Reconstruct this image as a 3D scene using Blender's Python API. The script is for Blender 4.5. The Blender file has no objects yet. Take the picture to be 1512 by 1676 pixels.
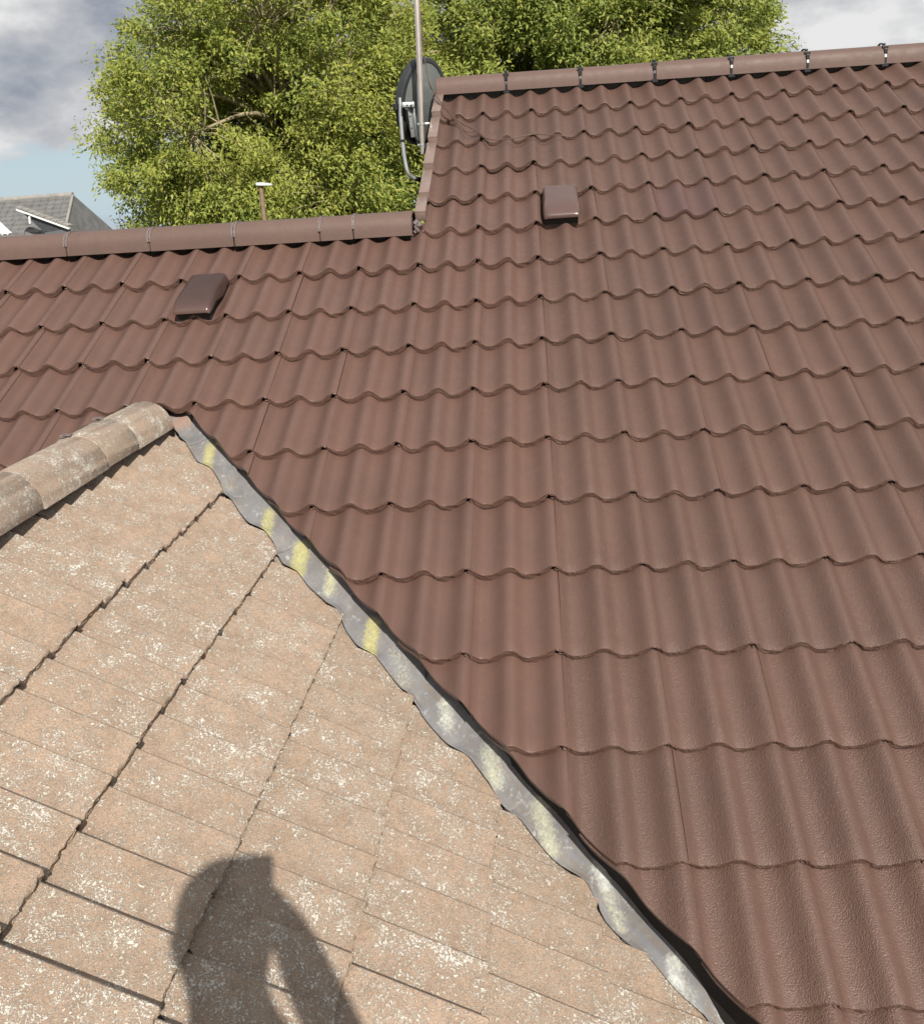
import bpy, bmesh, math, random
import numpy as np
from mathutils import Vector, Matrix, Euler

# ------------------------------------------------------------------ camera, sky, sun, exposure
scn = bpy.context.scene
COL = scn.collection
CAM = Vector((0.29912, -6.25272, -0.69614))
RW = ((0.99474059, 0.07651488, -0.06809286),
      (-0.04780701, -0.24110642, -0.96932047),
      (-0.09058507, 0.96747773, -0.2361804))          # rows: right, down, forward
cd = bpy.data.cameras.new('camera')
cam = bpy.data.objects.new('camera', cd)
COL.objects.link(cam)
r_, d_, f_ = (Vector(v) for v in RW)
mw = Matrix((r_, -d_, -f_)).transposed().to_4x4()
mw.translation = CAM
cam.matrix_world = mw
cd.sensor_width = 36.0
cd.lens = 36.0 * 1514.0 / 1676.0
cd.shift_y = (702.93 - 838.0) / 1676.0
cd.clip_start = 0.05
cd.clip_end = 2000.0
scn.camera = cam

SUN = Vector((0.28545, -0.74751, 0.59979)).normalized()
EXPOSURE = 0.22
world = bpy.data.worlds.new('World')
scn.world = world
world.use_nodes = True
wn, wl = world.node_tree.nodes, world.node_tree.links
wn.clear()
w_out = wn.new('ShaderNodeOutputWorld')
w_bg = wn.new('ShaderNodeBackground')
w_bg.inputs['Strength'].default_value = 0.067
sky = wn.new('ShaderNodeTexSky')
sky.sky_type = 'NISHITA'
sky.sun_disc = False
sky.sun_elevation = math.asin(SUN.z)
sky.sun_rotation = math.atan2(SUN.x, SUN.y)
sky.dust_density = 0.05
sky.ozone_density = 2.0
w_tc = wn.new('ShaderNodeTexCoord')
w_map = wn.new('ShaderNodeMapping')
w_map.inputs['Scale'].default_value = (1.0, 1.0, 1.9)
w_map.inputs['Location'].default_value = (-3.126, 4.668, -1.447)
wl.new(w_tc.outputs['Generated'], w_map.inputs['Vector'])
w_n1 = wn.new('ShaderNodeTexNoise')
w_n1.inputs['Scale'].default_value = 6.0
w_n1.inputs['Detail'].default_value = 9.0
w_n1.inputs['Roughness'].default_value = 0.55
w_n1.inputs['Distortion'].default_value = 0.35
wl.new(w_map.outputs['Vector'], w_n1.inputs['Vector'])
w_n2 = wn.new('ShaderNodeTexNoise')
w_n2.inputs['Scale'].default_value = 6.5
w_n2.inputs['Detail'].default_value = 9.0
w_n2.inputs['Roughness'].default_value = 0.55
wl.new(w_map.outputs['Vector'], w_n2.inputs['Vector'])
w_sep = wn.new('ShaderNodeSeparateXYZ')
wl.new(w_tc.outputs['Generated'], w_sep.inputs['Vector'])
w_el = wn.new('ShaderNodeMapRange')               # cloud base stands a few degrees over the horizon
w_el.inputs['From Min'].default_value = 0.035
w_el.inputs['From Max'].default_value = 0.095
w_el.inputs['To Min'].default_value = -0.13
w_el.inputs['To Max'].default_value = 0.10
wl.new(w_sep.outputs['Z'], w_el.inputs['Value'])
w_add = wn.new('ShaderNodeMath')
w_add.operation = 'ADD'
wl.new(w_n1.outputs['Fac'], w_add.inputs[0])
wl.new(w_el.outputs['Result'], w_add.inputs[1])
w_cov = wn.new('ShaderNodeValToRGB')              # cloud cover
w_cov.color_ramp.elements[0].position = 0.40
w_cov.color_ramp.elements[1].position = 0.50
wl.new(w_add.outputs['Value'], w_cov.inputs['Fac'])
w_shade = wn.new('ShaderNodeValToRGB')            # cloud brightness, white to blue grey
cr = w_shade.color_ramp
cr.elements[0].position = 0.38
cr.elements[0].color = (10.4, 10.4, 10.4, 1)
cr.elements[1].position = 0.64
cr.elements[1].color = (3.7, 4.15, 5.0, 1)
e = cr.elements.new(0.50)
e.color = (6.8, 6.95, 7.3, 1)
wl.new(w_n2.outputs['Fac'], w_shade.inputs['Fac'])
w_mix = wn.new('ShaderNodeMix')
w_mix.data_type = 'RGBA'
wl.new(w_cov.outputs['Color'], w_mix.inputs['Factor'])
w_hz = wn.new('ShaderNodeMapRange')               # pale summer haze low down
w_hz.inputs['From Min'].default_value = 0.0
w_hz.inputs['From Max'].default_value = 0.22
w_hz.inputs['To Min'].default_value = 1.0
w_hz.inputs['To Max'].default_value = 0.0
wl.new(w_sep.outputs['Z'], w_hz.inputs['Value'])
w_haze = wn.new('ShaderNodeMix')
w_haze.data_type = 'RGBA'
wl.new(w_hz.outputs['Result'], w_haze.inputs['Factor'])
wl.new(sky.outputs['Color'], w_haze.inputs['A'])
w_haze.inputs['B'].default_value = (6.4, 7.9, 9.0, 1)
wl.new(w_haze.outputs['Result'], w_mix.inputs['A'])
wl.new(w_shade.outputs['Color'], w_mix.inputs['B'])
wl.new(w_mix.outputs['Result'], w_bg.inputs['Color'])
wl.new(w_bg.outputs['Background'], w_out.inputs['Surface'])

sd = bpy.data.lights.new('sun', 'SUN')
sd.energy = 5.0
sd.angle = math.radians(0.53)
sd.color = (1.0, 0.95, 0.87)
sun = bpy.data.objects.new('sun', sd)
COL.objects.link(sun)
sun.rotation_euler = SUN.to_track_quat('Z', 'Y').to_euler()

vs = scn.view_settings
vs.view_transform = 'Standard'
vs.look = 'None'
vs.exposure = EXPOSURE
vs.gamma = 1.0
vs.use_curve_mapping = False
scn.cycles.max_bounces = 6
scn.cycles.use_denoising = True

RNG = random.Random(7)
NP = np.random.default_rng(11)

# ------------------------------------------------------------------ helpers
def link(name, mesh, parent=None, mats=(), loc=None, rot=None):
    o = bpy.data.objects.new(name, mesh)
    COL.objects.link(o)
    if mesh is not None:
        for m in mats:
            mesh.materials.append(m)
    if parent is not None:
        o.parent = parent
    if loc is not None:
        o.location = loc
    if rot is not None:
        o.rotation_euler = rot
    return o

def tag(o, label=None, cat=None, group=None, kind=None):
    if label: o['label'] = label
    if cat: o['category'] = cat
    if group: o['group'] = group
    if kind: o['kind'] = kind
    return o

def mesh_from(name, verts, faces, smooth=False, sharp=None):
    me = bpy.data.meshes.new(name)
    me.from_pydata([tuple(v) for v in verts], [], faces)
    me.update()
    if smooth:
        me.polygons.foreach_set('use_smooth', [True] * len(me.polygons))
        if sharp is not None:
            me.set_sharp_from_angle(angle=math.radians(sharp))
    return me

def bm_mesh(name, bm, smooth=False, sharp=35):
    bmesh.ops.recalc_face_normals(bm, faces=bm.faces)
    me = bpy.data.meshes.new(name)
    bm.to_mesh(me)
    bm.free()
    if smooth:
        me.polygons.foreach_set('use_smooth', [True] * len(me.polygons))
        me.set_sharp_from_angle(angle=math.radians(sharp))
    return me

def add_box(bm, c, s, rot=None, bevel=0.0):
    m = Matrix.LocRotScale(Vector(c), (rot or Euler((0, 0, 0))).to_quaternion() if isinstance(rot, Euler) or rot is None else rot, Vector(s))
    r = bmesh.ops.create_cube(bm, size=1.0, matrix=m)
    if bevel > 0:
        es = list({e for v in r['verts'] for e in v.link_edges})
        bmesh.ops.bevel(bm, geom=es, offset=bevel, segments=2, affect='EDGES', profile=0.5)

def add_tube(bm, pts, rad, seg=10, caps=True):
    pts = [Vector(p) for p in pts]
    rads = rad if isinstance(rad, (list, tuple)) else [rad] * len(pts)
    rings = []
    prev = None
    for i, p in enumerate(pts):
        t = (pts[min(i + 1, len(pts) - 1)] - pts[max(i - 1, 0)]).normalized()
        if prev is None:
            a = Vector((0, 0, 1)) if abs(t.z) < 0.9 else Vector((1, 0, 0))
            n = t.cross(a).normalized()
        else:
            n = (prev - t * prev.dot(t)).normalized()
        prev = n
        b = t.cross(n)
        rings.append([bm.verts.new(p + (n * math.cos(q) + b * math.sin(q)) * rads[i])
                      for q in (2 * math.pi * k / seg for k in range(seg))])
    for A, B in zip(rings, rings[1:]):
        for k in range(seg):
            bm.faces.new((A[k], A[(k + 1) % seg], B[(k + 1) % seg], B[k]))
    if caps:
        bm.faces.new(rings[0][::-1])
        bm.faces.new(rings[-1])

def catmull(pts, n=8):
    pts = [Vector(p) for p in pts]
    P = [pts[0] * 2 - pts[1]] + pts + [pts[-1] * 2 - pts[-2]]
    out = []
    for i in range(1, len(P) - 2):
        for k in range(n):
            t = k / n
            out.append(0.5 * ((2 * P[i]) + (P[i + 1] - P[i - 1]) * t + (2 * P[i - 1] - 5 * P[i] + 4 * P[i + 1] - P[i + 2]) * t * t
                              + (3 * P[i] - P[i - 1] - 3 * P[i + 1] + P[i + 2]) * t ** 3))
    out.append(pts[-1])
    return out

# ------------------------------------------------------------------ materials
class NT:
    def __init__(self, name):
        self.m = bpy.data.materials.new(name)
        self.m.use_nodes = True
        self.t = self.m.node_tree
        self.n, self.l = self.t.nodes, self.t.links
        self.p = self.n['Principled BSDF']
    def new(self, kind, **kw):
        n = self.n.new('ShaderNode' + kind)
        for k, v in kw.items():
            if k in n.inputs:
                n.inputs[k].default_value = v
            else:
                setattr(n, k, v)
        return n
    def link(self, a, b):
        self.l.new(a, b)
    def noise(self, vec, scale, detail=4.0, rough=0.55, dist=0.0):
        n = self.new('TexNoise', Scale=scale, Detail=detail, Roughness=rough, Distortion=dist)
        self.link(vec, n.inputs['Vector'])
        return n.outputs['Fac']
    def ramp(self, fac, stops):
        n = self.new('ValToRGB')
        els = n.color_ramp.elements
        while len(els) < len(stops):
            els.new(0.5)
        for el, (p, c) in zip(els, stops):
            el.position = p
            el.color = c if len(c) == 4 else (*c, 1)
        self.link(fac, n.inputs['Fac'])
        return n.outputs['Color']
    def mix(self, fac, a, b, mode='MIX'):
        n = self.new('Mix', data_type='RGBA', blend_type=mode)
        for s, v in (('Factor', fac), ('A', a), ('B', b)):
            if isinstance(v, (int, float)):
                n.inputs[s].default_value = v
            elif isinstance(v, tuple):
                n.inputs[s].default_value = (*v, 1) if len(v) == 3 else v
            else:
                self.link(v, n.inputs[s])
        return n.outputs['Result']
    def math(self, op, a, b=0.0, clamp=False):
        n = self.new('Math', operation=op, use_clamp=clamp)
        for i, v in enumerate((a, b)):
            if isinstance(v, (int, float)):
                n.inputs[i].default_value = v
            else:
                self.link(v, n.inputs[i])
        return n.outputs[0]
    def bump(self, h, strength=0.5, dist=0.002, normal=None):
        n = self.new('Bump', Strength=strength, Distance=dist)
        self.link(h, n.inputs['Height'])
        if normal is not None:
            self.link(normal, n.inputs['Normal'])
        return n.outputs['Normal']
    def pos(self):
        return self.new('NewGeometry').outputs['Position']
    def attr(self, name):
        return self.new('Attribute', attribute_name=name)

G3 = lambda g: (g, g, g)

def mat_plain(name, col, rough=0.5, metal=0.0, var=0.12, scale=30.0, bump=0.0, bscale=120.0, spec=0.5):
    t = NT(name)
    pos = t.pos()
    f = t.noise(pos, scale, 4)
    c0 = tuple(c * (1 - var) for c in col)
    c1 = tuple(min(1, c * (1 + var)) for c in col)
    t.link(t.ramp(f, [(0.3, c0), (0.7, c1)]), t.p.inputs['Base Color'])
    t.p.inputs['Roughness'].default_value = rough
    t.p.inputs['Metallic'].default_value = metal
    t.p.inputs['Specular IOR Level'].default_value = spec
    if bump:
        t.link(t.bump(t.noise(pos, bscale, 3), bump, 0.003), t.p.inputs['Normal'])
    return t.m

def mat_paint(name, col, grain, rough, spec=0.35, glint_speck=0.0, nose=False):
    """brown roof paint over concrete, world-space so no two tiles repeat"""
    t = NT(name)
    pos = t.pos()
    info = t.new('ObjectInfo')
    big = t.noise(pos, 2.2, 4)
    mid = t.noise(pos, 26, 5, 0.6)
    fine = t.noise(pos, 200, 3, 0.75)
    c = t.mix(t.ramp(big, [(0.3, G3(0)), (0.7, G3(1))]), tuple(x * 0.93 for x in col), tuple(x * 1.07 for x in col))
    c = t.mix(t.math('MULTIPLY', info.outputs['Random'], 0.5), c, tuple(x * y for x, y in zip(col, (1.16, 1.10, 1.06))))
    c = t.mix(t.ramp(mid, [(0.35, G3(0.0)), (0.75, G3(0.40))]), c, tuple(x * 0.80 for x in col))
    # thin dusty streaks that ran down the slope
    mp = t.new('Mapping', Scale=(38, 2.5, 2.5))
    t.link(pos, mp.inputs['Vector'])
    st = t.noise(mp.outputs['Vector'], 1.0, 5, 0.6)
    c = t.mix(t.ramp(st, [(0.52, G3(0)), (0.72, G3(0.22))]), c, tuple(min(1, x * y) for x, y in zip(col, (1.30, 1.30, 1.28))))
    dirt = t.ramp(t.noise(pos, 5.5, 6, 0.7), [(0.50, G3(0)), (0.72, G3(0.45))])
    c = t.mix(dirt, c, (col[0] * 0.80, col[1] * 0.84, col[2] * 0.86))
    dust = t.ramp(t.noise(pos, 13, 6, 0.72), [(0.60, G3(0)), (0.78, G3(0.30))])
    c = t.mix(dust, c, (col[0] * 1.45, col[1] * 1.5, col[2] * 1.5))
    if glint_speck:
        v = t.new('TexVoronoi', Scale=170.0)
        t.link(pos, v.inputs['Vector'])
        rnd = t.new('SeparateColor')
        t.link(v.outputs['Color'], rnd.inputs['Color'])
        m = t.math('MULTIPLY', t.math('LESS_THAN', v.outputs['Distance'], 0.32), t.math('GREATER_THAN', rnd.outputs['Red'], 1 - glint_speck))
        c = t.mix(t.math('MULTIPLY', m, 0.55), c, tuple(min(1, x * 1.9) for x in col))  # bright specks painted in for sparkle off the glossy grains
    t.link(c, t.p.inputs['Base Color'])
    t.link(t.ramp(mid, [(0.3, G3(rough - 0.07)), (0.7, G3(rough + 0.10))]), t.p.inputs['Roughness'])
    t.p.inputs['Specular IOR Level'].default_value = spec
    vg = t.new('TexVoronoi', Scale=230.0 if nose else 240.0)
    t.link(pos, vg.inputs['Vector'])
    hgt = t.math('ADD', t.math('MULTIPLY', vg.outputs['Distance'], -0.8), t.math('MULTIPLY', fine, 0.8))
    n1 = t.bump(hgt, grain, 0.010 if nose else 0.0030)
    n2 = t.bump(t.noise(pos, 85, 4, 0.6), grain * (1.0 if nose else 0.30), 0.014 if nose else 0.005, n1)
    t.link(n2, t.p.inputs['Normal'])
    return t.m

BR = (0.125, 0.0740, 0.0580)
M_ROUGH = mat_paint('paint_brown_textured', BR, 0.70, 0.42, 0.38, 0.16)
M_SMOOTH = mat_paint('paint_brown_smooth', (0.130, 0.0755, 0.0598), 0.18, 0.42, 0.30, 0.02)
M_NOSE = mat_paint('paint_brown_nose_lit', (0.172, 0.104, 0.081), 1.0, 0.75, 0.2, 0.0, nose=True)  # same paint, lightened to make up for the weak sun on noses
M_PLASTIC = mat_plain('plastic_mauve_brown', (0.134, 0.080, 0.068), 0.26, 0, 0.05, 12, spec=0.85)
M_VERGE = mat_plain('plastic_verge', (0.215, 0.155, 0.132), 0.30, 0, 0.10, 18, 0.15, 60)
M_RIDGE = mat_paint('paint_brown_ridge', (0.137, 0.088, 0.073), 0.30, 0.50, 0.3, 0.05)
M_BLACK = mat_plain('plastic_black', (0.012, 0.012, 0.013), 0.35)
M_DARK = mat_plain('felt_and_shade_black', (0.016, 0.014, 0.014), 0.8)  # roof felt, also the painted shade of gaps and vent openings
M_CLIPMETAL = mat_plain('metal_bright', (0.80, 0.80, 0.78), 0.35, 0.0, 0.05)
M_UNION = mat_plain('ridge_union_grey', (0.16, 0.125, 0.115), 0.5, 0, 0.2, 60, 0.5, 180)
M_WOOD = mat_plain('deck_wood', (0.20, 0.13, 0.08), 0.8, 0, 0.2, 15)
M_WALL = mat_plain('wall_render', (0.55, 0.50, 0.44), 0.9, 0, 0.1, 12, 0.4, 80)

def mat_weathered(name, col, lich=1.0, nose=False, mott=1.0):
    """sand faced concrete with white crustose lichen and dark algae"""
    t = NT(name)
    pos = t.pos()
    info = t.new('ObjectInfo')
    big = t.noise(pos, 3.3, 5, 0.6)
    mid = t.noise(pos, 17, 6, 0.65)
    c = t.mix(t.ramp(big, [(0.33, G3(0)), (0.68, G3(1))]), tuple(x * 0.88 for x in col), tuple(min(1, x * 1.08) for x in col))
    c = t.mix(t.math('MULTIPLY', info.outputs['Random'], 0.9), c, (col[0] * 0.86, col[1] * 0.88, col[2] * 0.88))
    c = t.mix(t.ramp(mid, [(0.44, G3(0)), (0.70, G3(0.60 * mott))]), c, (0.270, 0.185, 0.125))
    c = t.mix(t.ramp(t.noise(pos, 7.0, 6, 0.7), [(0.56, G3(0)), (0.76, G3(0.5 * mott))]), c, (0.250, 0.200, 0.145))
    gr = t.noise(pos, 420, 2)
    c = t.mix(t.ramp(gr, [(0.35, G3(0.40)), (0.6, G3(0))]), c, (0.26, 0.175, 0.125))
    # lichen: ragged little rosettes gathered in drifts
    wp = t.new('TexNoise', Scale=70.0, Detail=3.0)
    t.link(pos, wp.inputs['Vector'])
    wv = t.new('VectorMath', operation='SCALE', Scale=0.014)
    t.link(wp.outputs['Color'], wv.inputs[0])
    pv = t.new('VectorMath', operation='ADD')
    t.link(pos, pv.inputs[0])
    t.link(wv.outputs['Vector'], pv.inputs[1])
    P2 = pv.outputs['Vector']
    drift = t.ramp(t.noise(pos, 4.5, 4, 0.6), [(0.34, G3(0.55)), (0.66, G3(1.0))])
    fine_d = t.ramp(t.noise(pos, 21, 3, 0.6), [(0.36, G3(0.40)), (0.62, G3(1.0))])
    mask = None
    lim = t.math('MULTIPLY', drift, fine_d)
    for sc, lo, gain, wt in ((150.0, 0.622, 0.118, 0.95), (250.0, 0.615, 0.118, 0.9), (85.0, 0.655, 0.10, 0.95)):
        nz = t.new('TexNoise', Scale=sc, Detail=5.0, Roughness=0.72, Distortion=0.5)
        t.link(P2, nz.inputs['Vector'])
        thr = t.math('SUBTRACT', lo, t.math('MULTIPLY', lim, gain * lich))
        m = t.math('MULTIPLY', t.math('SUBTRACT', nz.outputs['Fac'], thr), 30.0, True)
        m = t.math('MULTIPLY', m, wt)
        mask = m if mask is None else t.math('MAXIMUM', mask, m)
    lc = t.ramp(t.noise(pos, 9, 3), [(0.35, (0.60, 0.54, 0.45)), (0.65, (0.72, 0.68, 0.60))])
    c = t.mix(mask, c, lc)
    t.link(c, t.p.inputs['Base Color'])
    t.p.inputs['Roughness'].default_value = 0.93
    t.p.inputs['Specular IOR Level'].default_value = 0.15
    h = t.math('ADD', t.math('MULTIPLY', t.noise(pos, 300, 3, 0.7), 0.6), t.math('MULTIPLY', mask, 0.7))
    n1 = t.bump(h, 0.8, 0.006)
    n2 = t.bump(t.noise(pos, 60, 5, 0.65), 0.5 if not nose else 0.9, 0.006 if not nose else 0.014, n1)
    t.link(n2, t.p.inputs['Normal'])
    return t.m

M_SAND = mat_weathered('concrete_sand_lichen', (0.485, 0.352, 0.258), 1.0)
M_SANDNOSE = mat_weathered('concrete_sand_nose_lit', (0.46, 0.30, 0.20), 0.25, True)  # nose colour raised to stand in for bounce light on sunless fronts
M_SANDRIDGE = mat_weathered('concrete_ridge_lichen', (0.475, 0.355, 0.270), 1.25, mott=0.3)

def mat_lead():
    t = NT('lead_weathered')
    pos = t.pos()
    a = t.attr('lichen')
    w = t.attr('pale')
    c = t.ramp(t.noise(pos, 9, 6, 0.65), [(0.3, (0.145, 0.148, 0.158)), (0.55, (0.205, 0.207, 0.216)), (0.75, (0.265, 0.265, 0.267))])
    mp = t.new('Mapping', Scale=(20, 20, 20), Rotation=(0, 0, math.radians(45)))
    t.link(pos, mp.inputs['Vector'])
    mp2 = t.new('Mapping', Scale=(0.25, 4, 1))
    t.link(mp.outputs['Vector'], mp2.inputs['Vector'])
    c = t.mix(t.ramp(t.noise(mp2.outputs['Vector'], 1.0, 5, 0.7), [(0.40, G3(0)), (0.70, G3(0.7))]), c, (0.200, 0.155, 0.112))
    c = t.mix(t.ramp(t.noise(pos, 34, 5, 0.7), [(0.58, G3(0)), (0.7, G3(0.5))]), c, (0.52, 0.52, 0.52))
    # brown overspray at the saddle
    s = t.attr('spray')
    c = t.mix(t.math('MULTIPLY', s.outputs['Fac'], 0.9), c, (0.30, 0.20, 0.155))
    edge = t.math('ADD', a.outputs['Fac'], t.math('MULTIPLY', t.math('SUBTRACT', t.noise(pos, 120, 5, 0.8), 0.5), 1.7))
    m = t.math('MULTIPLY', t.ramp(edge, [(0.30, G3(0)), (0.95, G3(0.95))]), t.ramp(t.noise(pos, 55, 5, 0.7), [(0.30, G3(0.45)), (0.6, G3(1))]))
    lc = t.mix(w.outputs['Fac'], (0.47, 0.44, 0.18), (0.56, 0.58, 0.53))
    c = t.mix(m, c, lc)
    t.link(c, t.p.inputs['Base Color'])
    t.p.inputs['Roughness'].default_value = 0.88
    t.p.inputs['Specular IOR Level'].default_value = 0.25
    t.link(t.bump(t.noise(pos, 48, 5, 0.6), 0.35, 0.006), t.p.inputs['Normal'])
    return t.m
M_LEAD = mat_lead()

def mat_leaf(name, dark, lite, yellow):
    t = NT(name)
    g = t.new('NewGeometry')
    rnd = g.outputs['Random Per Island']
    big = t.noise(g.outputs['Position'], 0.55, 3)
    c = t.ramp(rnd, [(0.0, dark), (0.55, lite), (1.0, yellow)])
    c = t.mix(t.ramp(big, [(0.4, G3(0)), (0.65, G3(0.55))]), c, yellow)
    d = t.new('BsdfPrincipled', Roughness=0.55)
    d.inputs['Specular IOR Level'].default_value = 0.3
    t.link(c, d.inputs['Base Color'])
    tr = t.new('BsdfTranslucent')
    t.link(t.mix(0.35, c, (0.24, 0.28, 0.02)), tr.inputs['Color'])
    ms = t.new('MixShader', Fac=0.32)
    t.link(d.outputs[0], ms.inputs[1])
    t.link(tr.outputs[0], ms.inputs[2])
    t.link(ms.outputs[0], t.n['Material Output'].inputs['Surface'])
    t.n.remove(t.p)
    return t.m
M_LEAF_A = mat_leaf('leaf_bright', (0.130, 0.185, 0.042), (0.285, 0.340, 0.074), (0.430, 0.430, 0.088))
M_LEAF_B = mat_leaf('leaf_fresh', (0.125, 0.180, 0.042), (0.270, 0.330, 0.076), (0.405, 0.415, 0.092))
M_BARK = mat_plain('bark_lichened', (0.30, 0.25, 0.15), 0.9, 0, 0.45, 6, 0.6, 30)

# ------------------------------------------------------------------ the roof frames
P30 = math.radians(30.0)
C30, S30 = math.cos(P30), math.sin(P30)
Q = 0.5472055                                     # pitch of the weathered roof
O2 = Vector((-0.98684, -3.13331, -1.72575))
G2 = 0.322203
XR = -1.405                                       # ridge of the weathered roof
AMP = 0.034

AMP_M = 0.041
def prof(u, lin=True):
    """interlocking double pantile, crest at 0, fall to the right, slow rise to the next crest;
    lin is the sharper, flatter pressing of the sanded tiles. Heights are relative to a crest at AMP."""
    w = (u % 0.15) / 0.15
    if lin:
        if w < 0.21:
            return AMP * (math.cos(math.pi * w / 0.21) + 1) / 2
        return AMP * ((w - 0.21) / 0.79) ** 1.10
    if w < 0.37:
        h = (math.cos(math.pi * w / 0.37) + 1) / 2
    else:
        h = (1 - math.cos(math.pi * ((w - 0.37) / 0.63) ** 1.40)) / 2
    return AMP - AMP_M * (1 - h)

def main_w(a, b, n=0.0):
    return Vector((a, b * C30 - n * S30, b * S30 + n * C30))

def fg_z(x):
    return O2.z - math.tan(Q) * (x - O2.x)

ROW_B = {0: 0.03, 1: -0.303, 2: -0.6398, 3: -0.961, 4: -1.2813, 5: -1.5943, 6: -1.9142, 7: -2.2375, 8: -2.5505, 9: -2.8609, 10: -3.1715,
         11: -3.4861, 12: -3.8073, 13: -4.139, 14: -4.4606, 15: -4.7891, 16: -5.112, 17: -5.435, 18: -5.757}
ROW_S = {1: -.0045, 2: -.0027, 3: .004, 4: .0104, 5: .011, 6: .002, 7: .004, 8: .003, 9: .002, 10: .0042, 11: .0043, 12: .0077, 13: .0075, 14: .0033}
COL_A = {-8: -2.432, -7: -2.1217, -6: -1.8134, -5: -1.4998, -4: -1.1973, -3: -0.8896, -2: -0.5888, -1: -0.2917, 0: 0.0027, 1: 0.2996,
         2: 0.5983, 3: 0.8986, 4: 1.1992, 5: 1.5027, 6: 1.8037, 7: 2.1034, 8: 2.3988}
for c in range(9, 13): COL_A[c] = COL_A[8] + 0.3003 * (c - 8)
for c in range(-13, -8): COL_A[c] = COL_A[-8] + 0.309 * (c + 8)

# ------------------------------------------------------------------ tile meshes
def tile_mesh(name, t, seed, length=0.42, jag=0.0025, g=0.32, W=0.30, lin=False, lip=0.0025, sink=0.019, over=0.0185, sw=0.015):
    rg = random.Random(seed)
    us = [0.004, sw - 0.0015, sw + 0.0015]
    k = sw + 0.006
    while k < W + over - 0.0065:
        if abs(k - 0.15) > 0.004 and abs(k - W) > 0.004: us.append(k)
        k += 0.0105
    us += [0.15, W]
    if lin: us += [0.155, 0.16]
    us = sorted(us)
    us += [W + over - 0.005, W + over]
    secs_y = (0.0045, 0.05, 0.17, 0.30, length)
    verts, faces, fm = [], [], []
    nu = len(us)
    def top(u, y):
        z = prof(u, lin) - AMP - t * y / g
        if u < sw: z -= sink
        if u > W + over - 0.0025: z -= lip
        return z
    def th(u, y):
        tt = t - 0.0008 if y < 0.02 else t * 0.55
        if u < sw: tt -= sink - 0.001
        if u > W - (0.016 if lin else 0.009): tt = min(tt, 0.0075)
        return max(tt, 0.004)
    wob = [rg.uniform(-1, 1) for _ in us]
    rows = []
    # top rows from the head down to the nose arris
    for y in reversed(secs_y):
        rows.append([(u, y, top(u, y)) for u in us])
    n_top = len(rows)
    # nose: arris, two crumbled rows, bottom arris
    for fr in (0.07, 0.25, 0.45, 0.65, 0.85, 1.0):
        row = []
        for i, u in enumerate(us):
            yy = (wob[i] * 0.4 + rg.uniform(-1, 1)) * jag
            row.append((u, (0.0008 if fr < 0.2 else 0.0) + yy * (0.6 if fr in (0.07, 1.0) else 1.0), top(u, 0) - th(u, 0) * fr))
        rows.append(row)
    # underside
    for y in (0.03, length):
        rows.append([(u, y, top(u, y) - th(u, y)) for u in us])
    for r in rows: verts.extend(r)
    nr = len(rows)
    for r in range(nr):
        r2 = (r + 1) % nr
        for i in range(nu - 1):
            faces.append((r * nu + i, r2 * nu + i, r2 * nu + i + 1, r * nu + i + 1))
            fm.append(1 if n_top - 1 < r < n_top + 5 else 0)
    # sides, closed between matching top and bottom rows
    for i in (0, nu - 1):
        loop = [r * nu + i for r in range(nr)]
        faces.append(loop if i else loop[::-1])
        fm.append(0)
    me = mesh_from(name, verts, faces, True, 38)
    me.polygons.foreach_set('material_index', fm)
    bm = bmesh.new(); bm.from_mesh(me)
    bmesh.ops.recalc_face_normals(bm, faces=bm.faces)
    bm.to_mesh(me); bm.free()
    return me

def set_mats(me, *mats):
    me.materials.clear()
    for m in mats: me.materials.append(m)
    return me

T_ROUGH = [set_mats(tile_mesh('tile_textured', 0.0255, 20 + i, jag=0.0026, lip=0.0085, over=0.032), M_ROUGH, M_NOSE) for i in range(5)]
T_SMOOTH = [set_mats(tile_mesh('tile_smooth', 0.0315, 40 + i, jag=0.0026, over=0.031, lip=0.0085), M_SMOOTH, M_NOSE) for i in range(5)]
T_SEAM = [set_mats(tile_mesh('tile_smooth', 0.0315, 50 + i, jag=0.0026, over=0.0142, lip=0.001), M_SMOOTH, M_NOSE) for i in range(4)]
M_PLASTILE = mat_plain('plastic_tile_mauve', (0.110, 0.064, 0.056), 0.5, 0, 0.05, 12, spec=0.3)
T_PLAST = set_mats(tile_mesh('tile_plastic', 0.022, 60, jag=0.0), M_PLASTILE, M_PLASTILE)
T_SAND = [set_mats(tile_mesh('tile_sanded', 0.029, 80 + i, length=0.43, jag=0.0045, lin=True, sink=0.027, sw=0.026, over=0.030), M_SAND, M_SANDNOSE) for i in range(5)]

def cut_mesh(me, planes):
    """planes: (point, normal) in local space; keeps the side the normal points to, caps the cut"""
    bm = bmesh.new()
    bm.from_mesh(me)
    for co, no in planes:
        r = bmesh.ops.bisect_plane(bm, geom=bm.verts[:] + bm.edges[:] + bm.faces[:], plane_co=co, plane_no=no, clear_inner=True, clear_outer=False)
        es = [e for e in r['geom_cut'] if isinstance(e, bmesh.types.BMEdge) and e.is_boundary]
        if es:
            try:
                bmesh.ops.triangle_fill(bm, edges=es, use_beauty=True)
            except Exception:
                pass
    if len(bm.faces) < 4:
        bm.free()
        return None
    out = bpy.data.meshes.new(me.name + '_cut')
    bm.to_mesh(out)
    bm.free()
    for m in me.materials: out.materials.append(m)
    out.polygons.foreach_set('use_smooth', [True] * len(out.polygons))
    out.set_sharp_from_angle(angle=math.radians(38))
    return out

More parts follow.
